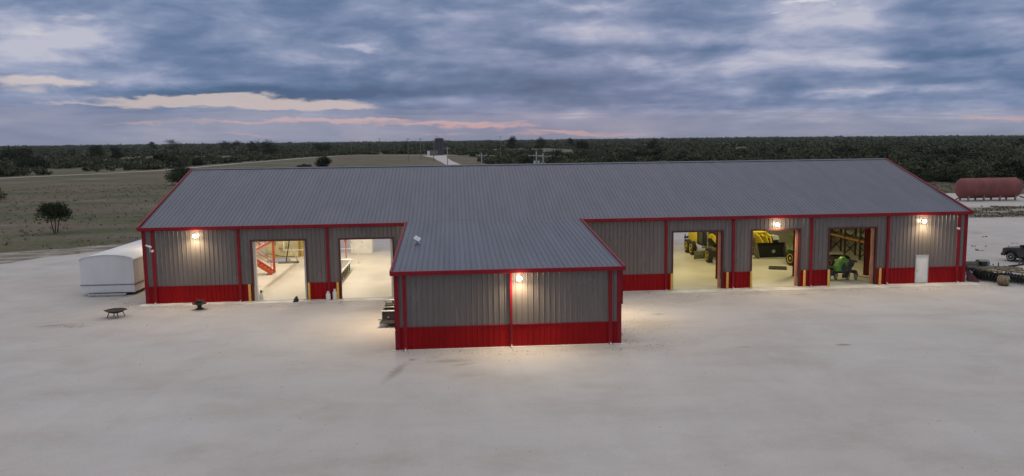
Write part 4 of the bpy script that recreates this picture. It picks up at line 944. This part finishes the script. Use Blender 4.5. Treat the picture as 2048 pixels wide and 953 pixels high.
# green tractor beside it
t = thing('farm_tractor', 'green farm tractor with yellow wheel rims behind the red column', 'tractor', (52.95,7.4,.03), R(14))
wheel(t, (0,0,.48), .48, .30, 'myellow'); wheel(t, (1.9,0,.48), .48, .30, 'myellow')
wheel(t, (-.1,2.6,.64), .64, .42, 'myellow'); wheel(t, (2.0,2.6,.64), .64, .42, 'myellow')
q = MB(); q.prism([(-.6,.85),(2.0,.9),(2.0,1.75),(.2,1.62),(-.6,1.35)], .6, 1.3, 'x'); q.build('hood', M['mgreen'], t, bevel=.05)
q = MB(); q.prism([(1.9,1.05),(2.2,1.42),(2.9,1.48),(3.3,1.2),(3.25,1.12),(2.88,1.40),(2.25,1.34),(1.98,1.02)], -.28, .3, 'x'); q.beam((-.1,2.3,1.4),(.5,1.4,1.0),.12,.08); q.build('fender', M['mgreen'], t)
q = MB(); q.bx(.3,1.6,2.0,3.4,1.0,1.3); q.bx(.25,1.65,2.0,3.5,2.6,2.72)
for x in (.3,1.53):
    for y in (2.0,3.35): q.bx(x,x+.07,y,y+.07,1.3,2.6)
q.build('cab', M['mgreen'], t)
q = MB(); q.bx(.1,1.8,-.1,.1,.5,.68); q.bx(.75,1.15,-.7,2.4,.55,.9); q.build('chassis', M['dark'], t)
# steel floor grate
t = thing('floor_grate', 'flat dark steel grate lying on the workshop floor', 'grate', (50.35,8.45,.03), R(-22))
q = MB(); q.bx(-.75,.75,-.75,-.68,0,.09); q.bx(-.75,.75,.68,.75,0,.09); q.bx(-.75,-.68,-.68,.68,0,.09); q.bx(.68,.75,-.68,.68,0,.09); q.bx(-.68,.68,-.68,.68,.0,.03); q.build('frame', M['black'], t)
for k in range(11):
    q = MB(); y = -.6+.12*k; q.bx(-.68,.68,y-.03,y+.03,.035,.075); q.build('slat', M['dark'], t)

# pallet racks along the right wall
def rack(x, y, lb):
    t = thing('pallet_rack', lb, 'storage rack', (x, y, .03), 0, 'pallet racks along the right inner wall')
    for yy in (0, 2.75):
        for xx in (0, 1.05):
            q = MB(); q.bx(xx-.05,xx+.05,yy-.045,yy+.045,0,4.6); q.build('upright', M['rackdark'], t)
        q = MB()
        for k in range(4): q.beam((0,yy,.2+k*1.1),(1.05,yy,1.2+k*1.1),.04,.04); q.beam((1.05,yy,.2+k*1.1),(0,yy,1.2+k*1.1),.04,.04)
        q.build('cross_brace', M['rackdark'], t)
    for z in (1.75, 3.1):
        for xx in (-.06, 1.11):
            q = MB(); q.bx(xx-.03,xx+.03,.05,2.70,z-.09,z+.09); q.build('beam', M['rackorange'], t)
        q = MB(); q.bx(0,1.05,.05,2.70,z+.095,z+.12); q.build('deck', M['olive'], t)
    q = MB(); q.beam((.0,.05,.25),(.0,2.7,1.6),.035,.035); q.beam((.0,.05,1.6),(.0,2.7,.25),.035,.035); q.build('back_brace', M['rackdark'], t)
rack(59.6,9.2,'nearest pallet rack, behind the dark red column'); rack(59.6,12.1,'second pallet rack from the front, right of the planter top')
rack(59.6,15.0,'third pallet rack from the front, above the planter hopper'); rack(59.6,17.9,'fourth pallet rack from the front, with crossed braces near the door left side')
rack(59.6,20.8,'farthest pallet rack, by the back wall')
for k, (x, y, z, lb) in enumerate(((60.1,13.3,3.25,'wrapped tan load on the upper level of the second rack'),(60.1,16.4,3.25,'wrapped tan load on the upper level of the third rack'),(60.1,10.4,1.9,'brown crate on the lower level of the nearest rack'))):
    t = thing('pallet_load', lb, 'pallet load', (x, y, z), 0)
    q = MB(); q.bx(-.45,.45,-.9,.9,.12,.75); q.build('bundle', M['tan'] if k < 2 else M['wood'], t, bevel=.06)
    q = MB(); q.bx(-.5,.5,-.95,.95,.09,.12); q.bx(-.5,.5,-.9,-.8,.0,.09); q.bx(-.5,.5,-.05,.05,.0,.09); q.bx(-.5,.5,.8,.9,.0,.09); q.build('pallet', M['wood'], t)
t = thing('cable_coil', 'dark flat coil on the floor before the racks', 'coil', (58.3,13.4,.03))
q = MB()
for k in range(3):
    ring = [(math.cos(a)*(.95-.07*k), math.sin(a)*(.95-.07*k), .05+.075*k) for a in [2*PI*i/28 for i in range(29)]]; q.path(ring, .045, 6)
q.build('ring', M['black'], t, smooth=True)

# green planter
t = thing('row_planter', 'green row planter with grey wheels inside the rightmost open door', 'farm planter', (53.1,2.35,.03), R(-6))
hood = [(-.62,.72),(-.52,1.12),(-.36,1.52),(-.12,1.80),(.10,1.84),(.26,1.62),(.34,1.2),(.36,.72)]
q = MB(); n_ = len(hood); vs = [(x,-.45,z) for x,z in hood]+[(x*1.05,.1,.75+(z-.75)*1.06) for x,z in hood]+[(x*.9,.6,.75+(z-.75)*.85) for x,z in hood]
q.add(vs, [tuple(range(n_-1,-1,-1)), tuple(range(2*n_,3*n_))]+[(i+k*n_,(i+1)%n_+k*n_,(i+1)%n_+(k+1)*n_,i+(k+1)*n_) for k in range(2) for i in range(n_)]); q.build('hopper', M['mgreen'], t, smooth=True, bevel=.03)
q = MB(); q.prism([(-.15,.55),(.15,.55),(.2,1.1),(.0,1.45),(-.2,1.1)], -.52, -.46, 'y'); q.bx(.25,.5,-.5,-.42,.7,1.5); q.build('chute', M['dark'], t)
q = MB(); q.bx(-1.25,1.1,-.2,.1,.55,.75); q.bx(-1.2,-.2,.1,.6,.75,.95); q.beam((-1.0,-.1,.75),(-1.05,-.1,1.15),.05,.05); q.beam((-.75,-.1,.9),(-.6,-.1,1.1),.06,.06); q.bx(-1.3,-.6,-.3,-.05,.35,.62); q.build('tool_bar', M['dark'], t)
q = MB(); q.beam((.5,0,1.55),(1.05,-.05,1.45),.12,.16); q.beam((.95,0,1.45),(.8,.0,1.0),.1,.1); q.bx(1.0,1.15,-.12,.08,1.38,1.5); q.beam((.65,.1,.7),(.75,.1,1.5),.2,.15); q.build('arm', M['dgreen'], t)
for i, x in enumerate((-1.15,-.62,.32,.95)):
    q = MB(); q.lathe([(.001,-.05),(.09,-.05),(.24,-.06),(.27,-.03),(.27,.03),(.24,.06),(.09,.05),(.001,.05)], 20, 'x', (x,-.35,.27)); w_ = q.build('wheel', M['grey'], t, smooth=True)
    q = MB(); q.beam((x,-.35,.27),(x-.05,0,.62),.08,.10); q.beam((x+.1,-.35,.3),(x+.12,-.1,.6),.16,.2); q.build('row_unit', M['dark'], t)
q = MB(); q.beam((.1,-.2,.65),(.1,-1.0,.45),.1,.1); q.bx(-.1,.3,-.5,-.3,.2,.5); q.build('tongue', M['dark'], t)
q = MB(); q.path([(1.1,.2,.7),(1.3,.3,.2),(2.3,.6,.04),(3.0,.1,.04)], .025); q.build('hose', M['black'], t)
# ================================================================ trees and scrub
def foliage_mat(name, a, b_, c_):
    m = bpy.data.materials.new(name); m.use_nodes = True; N = m.node_tree.nodes; L = m.node_tree.links
    b = N['Principled BSDF']; b.inputs['Roughness'].default_value = .8; b.inputs['Specular IOR Level'].default_value = .15
    tc = N.new('ShaderNodeTexCoord'); geo = N.new('ShaderNodeNewGeometry'); oi = N.new('ShaderNodeObjectInfo')
    f1 = noise_n(N, L, tc.outputs['Object'], 1.3, 3, .6)
    rnd = N.new('ShaderNodeMath'); rnd.operation = 'MULTIPLY_ADD'; L.new(oi.outputs['Random'], rnd.inputs[0]); rnd.inputs[1].default_value = .6; L.new(f1, rnd.inputs[2])
    r2 = N.new('ShaderNodeMath'); r2.operation = 'MULTIPLY_ADD'; L.new(geo.outputs['Random Per Island'], r2.inputs[0]); r2.inputs[1].default_value = .25; L.new(rnd.outputs[0], r2.inputs[2])
    f2 = noise_n(N, L, geo.outputs['Position'], .010, 6, .7)
    r3 = N.new('ShaderNodeMath'); r3.operation = 'MULTIPLY_ADD'; L.new(f2, r3.inputs[0]); r3.inputs[1].default_value = .8; L.new(r2.outputs[0], r3.inputs[2])
    f3 = noise_n(N, L, geo.outputs['Position'], .11, 3, .6, (1,1,.2))
    r4 = N.new('ShaderNodeMath'); r4.operation = 'MULTIPLY_ADD'; L.new(f3, r4.inputs[0]); r4.inputs[1].default_value = .8; L.new(r3.outputs[0], r4.inputs[2])
    col = ramp(N, L, mth2(N, L, r4.outputs[0], 1.15, 2.05), [(0, a), (.5, b_), (1, c_)])
    L.new(col, b.inputs['Base Color']); return m
def mth2(N, L, x, lo, hi):
    mr = N.new('ShaderNodeMapRange'); L.new(x, mr.inputs['Value']); mr.inputs['From Min'].default_value = lo; mr.inputs['From Max'].default_value = hi; return mr.outputs[0]
M['leaf'] = foliage_mat('scrub_leaves', (.020,.027,.014), (.042,.054,.026), (.105,.108,.058))
M['leafdark'] = foliage_mat('dark_leaves', (.010,.014,.008), (.019,.027,.012), (.034,.044,.018))

def leaf_quads(C, size, rg):
    """quads with random orientation around centres C (n,3)"""
    n = len(C); u = rg.normal(size=(n,3)); u /= np.linalg.norm(u, axis=1)[:,None]
    w = rg.normal(size=(n,3)); v_ = np.cross(u, w); v_ /= np.linalg.norm(v_, axis=1)[:,None]
    s_ = (size*(.6+.8*rg.random(n)))[:,None]
    P = np.stack([C-u*s_, C-v_*s_*.55, C+u*s_, C+v_*s_*.55], 1)
    return P.reshape(-1,3)
def quads_obj(name, P, mt, parent=None):
    me = bpy.data.meshes.new(name); n = len(P)//4
    me.vertices.add(len(P)); me.vertices.foreach_set('co', P.astype(np.float32).ravel())
    me.loops.add(4*n); me.loops.foreach_set('vertex_index', np.arange(4*n, dtype=np.int32))
    me.polygons.add(n); me.polygons.foreach_set('loop_start', np.arange(0, 4*n, 4, dtype=np.int32)); me.polygons.foreach_set('loop_total', np.full(n, 4, dtype=np.int32))
    me.update(calc_edges=True); me.materials.append(mt)
    o = bpy.data.objects.new(name, me); COL.objects.link(o)
    if parent: o.parent = parent
    return o
def clump_points(centres, radii, n, rg):
    k = rg.integers(0, len(centres), n); d = rg.normal(size=(n,3)); d /= np.linalg.norm(d, axis=1)[:,None]
    r_ = rg.random(n)**.45
    return centres[k]+d*r_[:,None]*radii[k][:,None]*np.array([1,1,.7])
def make_plant(name, w, h, trunk_h, ncl, nleaf, lsize, seed, mt='leaf', stems=3, flat=.0, label='', cat='bush'):
    """one plant: crown of leaves on real limbs; unit plant placed by dup"""
    rg = np.random.default_rng(seed); rd = random.Random(seed)
    t = thing(name, label, cat)
    cen = []; rad = []; tops = []
    for i in range(ncl):
        a = rg.random()*2*PI; q_ = rg.random()**.6; zz = rg.random()
        rr_ = w/2*.78*q_*(1-.35*zz)
        z = trunk_h+(h-trunk_h)*(.12+.72*zz*(1-.35*q_*(1-flat)))
        cen.append((rr_*math.cos(a), rr_*math.sin(a), z)); rad.append((.16+.14*rg.random())*min(w, 2.2*(h-trunk_h)))
    cen = np.array(cen); rad = np.array(rad)
    P = clump_points(cen, rad, nleaf, rg); P[:,2] = np.clip(P[:,2], trunk_h*.6 if trunk_h > .5 else .02, h*1.03)
    quads_obj('crown', leaf_quads(P, lsize, rg), M[mt], t)
    q = MB(); base_r = .016*w if trunk_h > .5 else .022*w
    for s_ in range(stems):
        a = 2*PI*s_/stems+rd.random(); p0 = Vector((.05*w*math.cos(a), .05*w*math.sin(a), -.05)); c_ = cen[rd.randrange(ncl)]
        m1 = Vector((.10*w*math.cos(a+.3), .10*w*math.sin(a+.3), trunk_h*.6+.05*h)); m2 = Vector((.18*w*math.cos(a), .18*w*math.sin(a), trunk_h+.12*h))
        q.tube(p0, m1, base_r, 6, base_r*.8); q.tube(m1, m2, base_r*.8, 6, base_r*.6)
        for k in range(3):
            c_ = Vector(cen[rd.randrange(ncl)]); q.tube(m2, c_, base_r*.5, 5, base_r*.15)
    q.build('trunk', M['bark'], t)
    return t

# --- trees one can tell apart
t = make_plant('mesquite_tree', 5.6, 4.5, 1.9, 26, 4200, .13, 3, 'leafdark', 3, .3, 'lone dark tree with forked bare trunk in the left field', 'tree'); t.location = (-30.8,52.0,-.05); t.scale = (.84,.84,.95)
t = make_plant('mesquite_tree', 5.8, 3.8, .6, 16, 2600, .16, 4, 'leaf', 3, 0, 'bushy tree cut by the left edge of the picture', 'tree'); t.location = (-75.5,120,-.05)
t = make_plant('live_oak', 9.2, 6.4, .5, 34, 5200, .22, 5, 'leaf', 3, .3, 'round dark tree beside the left end of the workshop roof', 'tree'); t.location = (-56.0,181,-.05)
t = make_plant('live_oak', 8.5, 6.6, .6, 22, 3000, .28, 6, 'leafdark', 3, 0, 'dark bushy tree just above the roof ridge in the field', 'tree'); t.location = (-36.2,312,-.05)
t = make_plant('scrub_bush', 9, 2.6, .1, 14, 900, .3, 7, 'leaf', 3, .3, 'low wide bush left of the dark tree above the ridge', 'bush'); t.location = (-44.5,312,-.05)
def px_at(px, dist):
    d = cF*FPX+cR*(px-1024)+cU*(476.5-283); d.z = 0; d.normalize(); return CAM.x+d.x*dist, CAM.y+d.y*dist
TOPS = {303: 286, 343: 282.5, 452: 285, 474: 286, 508: 285, 533: 286.5, 540: 296, 645: 291, 190: 294, 232: 296, 1024: 279, 1083: 279, 1141: 279, 1165: 285, 1305: 282, 42: 299, 18: 302, 60: 319}
def sky_tree(px, dist, w, h, lb, seed):
    x, y = px_at(px, dist); h = 1.34*max(3.6, CAM.z+(296-.0132*px-TOPS[px])/FPX*dist-hz(x, y)); t = make_plant('live_oak', w, h, .5, 26, 1500, .55, seed, 'leafdark', 2, .5, lb, 'tree'); t.location = (x, y, hz(x, y)-.3); return t
for a in [(303,1250,15,11,'small round tree on the left skyline',11),(343,1250,24,13,'wide domed tree on the left skyline',12),(452,1250,26,12.5,'left tree of the skyline clump behind the field',13),(474,1260,22,12,'second tree of the skyline clump behind the field',14),
          (508,900,22,11,'third tree of the skyline clump behind the field',15),(533,860,24,10.5,'right tree of the skyline clump behind the field',16),(540,720,18,7.5,'broad dark tree low in front of the skyline clump',17),(645,790,22,11.5,'dark round tree behind the leftmost far pole',18),
          (190,700,12,10,'solitary tall dark tree in the left scrub',19),(232,760,11,9,'tall dark tree right of the solitary one in the left scrub',20),(1024,760,15,12.5,'dark tree on the skyline right of the dark tank',21),(1083,980,17,12,'tree on the skyline above the transformer poles',22),(1141,1100,11,11,'small tree on the skyline right of the transformer poles',23),
          (1165,720,17,8,'dark tree beside the pale clearing behind the ridge',24),(1305,730,14,7.5,'round dark tree in the middle scrub behind the ridge',25),(42,640,18,8,'broad dark tree at the far left of the scrub',26),(18,560,22,7.5,'wide dark thicket tree at the left picture edge',27),(60,470,16,5.5,'broad dark bush left of the dirt road bend',28)]:
    sky_tree(*a)

# --- scrub belt
WOOD_R = [(33,330),(32.5,480),(20,625)]
def inpoly(x, y, P):
    c = False; j = len(P)-1
    for i in range(len(P)):
        if (P[i][1] > y) != (P[j][1] > y) and x < (P[j][0]-P[i][0])*(y-P[i][1])/(P[j][1]-P[i][1])+P[i][0]: c = not c
        j = i
    return c
RIGHT = [(16,690),(20,640),(36,600),(38,500),(40,330),(48,240),(70,200),(112,176),(133,135),(141,122),(162,121),(240,128),(9000,400),(9000,16000),(-1500,16000),(-40,730)]
LEFT = [(-3000,-500),(-420,-10),(-270,135),(-203,214),(-158,262),(-121,326),(-116,446),(-103,604),(-84,716),(-45,735),(-1500,16000),(-14000,16000),(-14000,-500)]
def proj(x, y, z):
    d = Vector((x,y,z))-CAM; f = d.dot(cF); return 1024+FPX*d.dot(cR)/f, 476.5-FPX*d.dot(cU)/f
CLEAR = [(*px_at(px_, d_), r1_, r2_) for px_, d_, r1_, r2_ in ((1190,1500,110,330),(1045,950,70,190),(1145,640,24,110),(1345,1150,60,200),(1480,760,40,90),(120,640,45,80),(50,450,30,40),(1939,245,12,22),(1700,1500,90,260),(330,760,60,130),(1860,560,30,80))]
spots = []
rs = random.Random(5)
d = 150.
while d < 5200:
    s_ = max(4.6, d*.0145); a = -37.; da = math.degrees(s_/d)
    while a < 42:
        aa = R(a+rs.uniform(-.5,.5)*da); dd = d+rs.uniform(-.5,.5)*s_
        x, y = CAM.x+dd*math.sin(aa), CAM.y+dd*math.cos(aa); a += da
        inl = inpoly(x, y, LEFT); inr = inpoly(x, y, RIGHT)
        if not (inl or inr): continue
        k = noise.noise(Vector((x*.011, y*.007, 3.3)))+.5*noise.noise(Vector((x*.035, y*.02, 7.1)))
        thr = (.06 if dd < 640 else -.10 if dd < 1300 else -.2) if inl else (-.14 if dd < 1100 else -.25)
        if inr and dd < 330: thr = -.5
        if k < thr and rs.random() > .12: continue
        if any(((x-a_)/r1_)**2+((y-b_)/r2_)**2 < 1+.5*noise.noise(Vector((x*.03,y*.02,1))) for a_, b_, r1_, r2_ in CLEAR) and rs.random() > .04: continue
        h = rs.uniform(1.5, 3.9)*(1+.35*k)*(1.7 if rs.random() < .10 else 1)
        if dd < 260: h *= 1.0
        w = max(h*rs.uniform(1.2,2.1), s_*rs.uniform(.75,1.25)*(1 if dd < 1200 else 1.1))
        if dd > 900: h *= 1.15
        px, py = proj(x, y, 0)
        if px < -60 or px > 2110: continue
        pt = proj(x, y, h)[1]
        ridge = 338-(px-388)*16/1382
        hid = 388 < px < 1770 and pt > ridge
        if 1770 < px < 1937 and pt > 322+(px-1770)*.62+6: hid = True
        if hid: continue
        vis = (ridge-pt if 388 < px < 1770 else 99)
        spots.append((w/dd*min(1, h/dd*400), x, y, w, h, dd, px, inl))
    d += s_*.82
spots.sort(key=lambda q_: -(q_[3]*q_[4])/(q_[5]**2))
near = spots[:270]; far = spots[270:]
print('scrub plants', len(spots))
protos = [make_plant('scrub_bush', 3.4, 2.6, .1, 16+2*i, 1500, .15, 40+i, 'leaf' if i % 3 else 'leafdark', 4, .2*(i % 3), '', 'bush') for i in range(6)]
used = [False]*6
LBR = 'dense dark green bush in the thicket behind the right end and the red tank'
for i, (_, x, y, w, h, dd, px, inl) in enumerate(near):
    k = i % 6
    lb = 'dark green bush in the scrub left of the dirt road' if inl else ('dense dark green bush in the thicket behind the red tank' if px > 1780 else 'green bush in the thicket showing above the roof ridge')
    g_ = 'bushes left of the dirt road' if inl else ('thicket behind the red tank' if px > 1780 else 'thicket above the roof ridge')
    if used[k]: o = dup(protos[k], (x, y, hz(x, y)-.05), rs.uniform(0, 6.28), None, (w/3.4, w/3.4, h/2.6))
    else:
        o = protos[k]; used[k] = True; o.location = (x, y, hz(x, y)-.05); o.rotation_euler = (0,0,rs.uniform(0,6.28)); o.scale = (w/3.4, w/3.4, h/2.6)
    tag(o, lb, 'bush', g_)
# far scrub: one mass nobody could count
rg = np.random.default_rng(77); allP = []
for (_, x, y, w, h, dd, px, inl) in far:
    n = int(np.clip(52000/dd*.9, 14, 110)); 
    ncl = 5 if dd < 1500 else 3
    cen = np.stack([rg.uniform(-.32,.32,ncl)*w, rg.uniform(-.32,.32,ncl)*w, rg.uniform(.3,.72,ncl)*h], 1); rad = rg.uniform(.22,.38,ncl)*min(w, h*2.4)
    P = clump_points(cen, rad, n, rg); P[:,2] = np.clip(P[:,2], .1, h*1.05)
    sz = max(.18, w*(.10 if dd < 800 else .13))
    Q = leaf_quads(P, sz, rg); Q += np.array([x, y, hz(x, y)]); allP.append(Q)
P = np.concatenate(allP); print('far leaves', len(P)//4)
tag(quads_obj('far_scrubland', P, M['leaf']), 'far scrubland of dark green brush reaching the horizon', 'scrub', None, 'stuff')

# --- grass tufts on the verge and pasture
C = []
for _ in range(4500):
    x = rs.uniform(-95, 5); y = rs.uniform(24, 190)
    if y < 40 and x > -14: continue
    # outside the yard
    if y < 33+(x+27)*.32: 
        if rs.random() > .1 or y < 24+(x+22)*1.5: continue
    if noise.noise(Vector((x*.09, y*.06, 0))) < -.05 and rs.random() > .2: continue
    C.append((x, y))
for _ in range(5200):
    x = rs.uniform(74, 150); y = rs.uniform(47, 62)+noise.noise(Vector((x*.2,0,0)))*2
    if noise.noise(Vector((x*.2, y*.3, 4))) < -.15: continue
    C.append((x, y))
for _ in range(3000):
    x = rs.uniform(95, 170); y = rs.uniform(92, 128); C.append((x, y))
for _ in range(120):
    x = rs.uniform(66, 84); y = rs.uniform(12, 40); C.append((x, y)) if rs.random() < .35 else None
pts = []
for x, y in C:
    k = 3; s_ = .12+.22*rs.random()
    for _ in range(k): pts.append((x+rs.uniform(-.3,.3), y+rs.uniform(-.3,.3), -.03+s_*.5*rs.random()))
M['tuft'] = foliage_mat('dry_grass', (.10,.09,.055), (.15,.135,.085), (.20,.18,.12))
tag(quads_obj('grass_tufts', leaf_quads(np.array(pts), .15, rg), M['tuft']), 'dry grass tufts and weeds scattered over the field and verges', 'grass', None, 'stuff')
# ================================================================ evening air
hm = bpy.data.materials.new('haze_air'); hm.use_nodes = True; N = hm.node_tree.nodes; L = hm.node_tree.links
N.remove(N['Principled BSDF']); pv = N.new('ShaderNodeVolumePrincipled'); pv.inputs['Density'].default_value = .00004; pv.inputs['Color'].default_value = (.80,.84,.92,1); pv.inputs['Anisotropy'].default_value = .2
L.new(pv.outputs[0], N['Material Output'].inputs['Volume'])
q = MB(); q.bx(-23000, 23000, -23000, 23000, -1.5, 48); o = q.build('haze', hm); tag(o, 'thin evening haze over the plain', 'haze', None, 'stuff')

# --- loose stones on the caliche: nobody could count them
sp_ = []
def stones(n, fx):
    for _ in range(n): sp_.append(fx())
stones(900, lambda: (rs.uniform(-2, 19), rs.gauss(-1.5, .45)))
stones(1100, lambda: (rs.uniform(32, 63), rs.gauss(-2.2, .7)))
stones(500, lambda: (A1+abs(rs.gauss(0, 1.6))+.2, rs.uniform(-16, -1)))
stones(450, lambda: (rs.uniform(19, 34), -AD-.5-abs(rs.gauss(0, .8))))
stones(260, lambda: (rs.gauss(-1.2, .7), rs.gauss(.4, .6)))
stones(160, lambda: (rs.gauss(-2.2, .8), rs.gauss(-6.6, .3)))
stones(1300, lambda: (rs.uniform(-25, 75), rs.uniform(-38, 14)))
stones(500, lambda: (rs.uniform(63, 100), rs.uniform(8, 46)))
V = []; F = []
for x, y in sp_:
    if 0 < x < Lx and y > -.1: continue
    if A0-.1 < x < A1+.1 and y > -AD-.2: continue
    r_ = rs.uniform(.015, .042)*(1.6 if rs.random() < .05 else 1); n0 = len(V); a = rs.random()*6
    for k in range(4): V.append((x+r_*math.cos(a+k*1.57)*rs.uniform(.7,1.2), y+r_*math.sin(a+k*1.57)*rs.uniform(.7,1.2), -.02))
    V.append((x, y, -.02+r_*rs.uniform(.6,1.1))); F += [(n0+k, n0+(k+1) % 4, n0+4) for k in range(4)]
M['stone'] = mat('loose_limestone', (.50,.46,.42), .95, 0, .3, .8)
q = MB(); q.add(V, F); tag(q.build('loose_stones', M['stone']), 'loose pale stones scattered over the caliche yard', 'gravel', None, 'stuff')
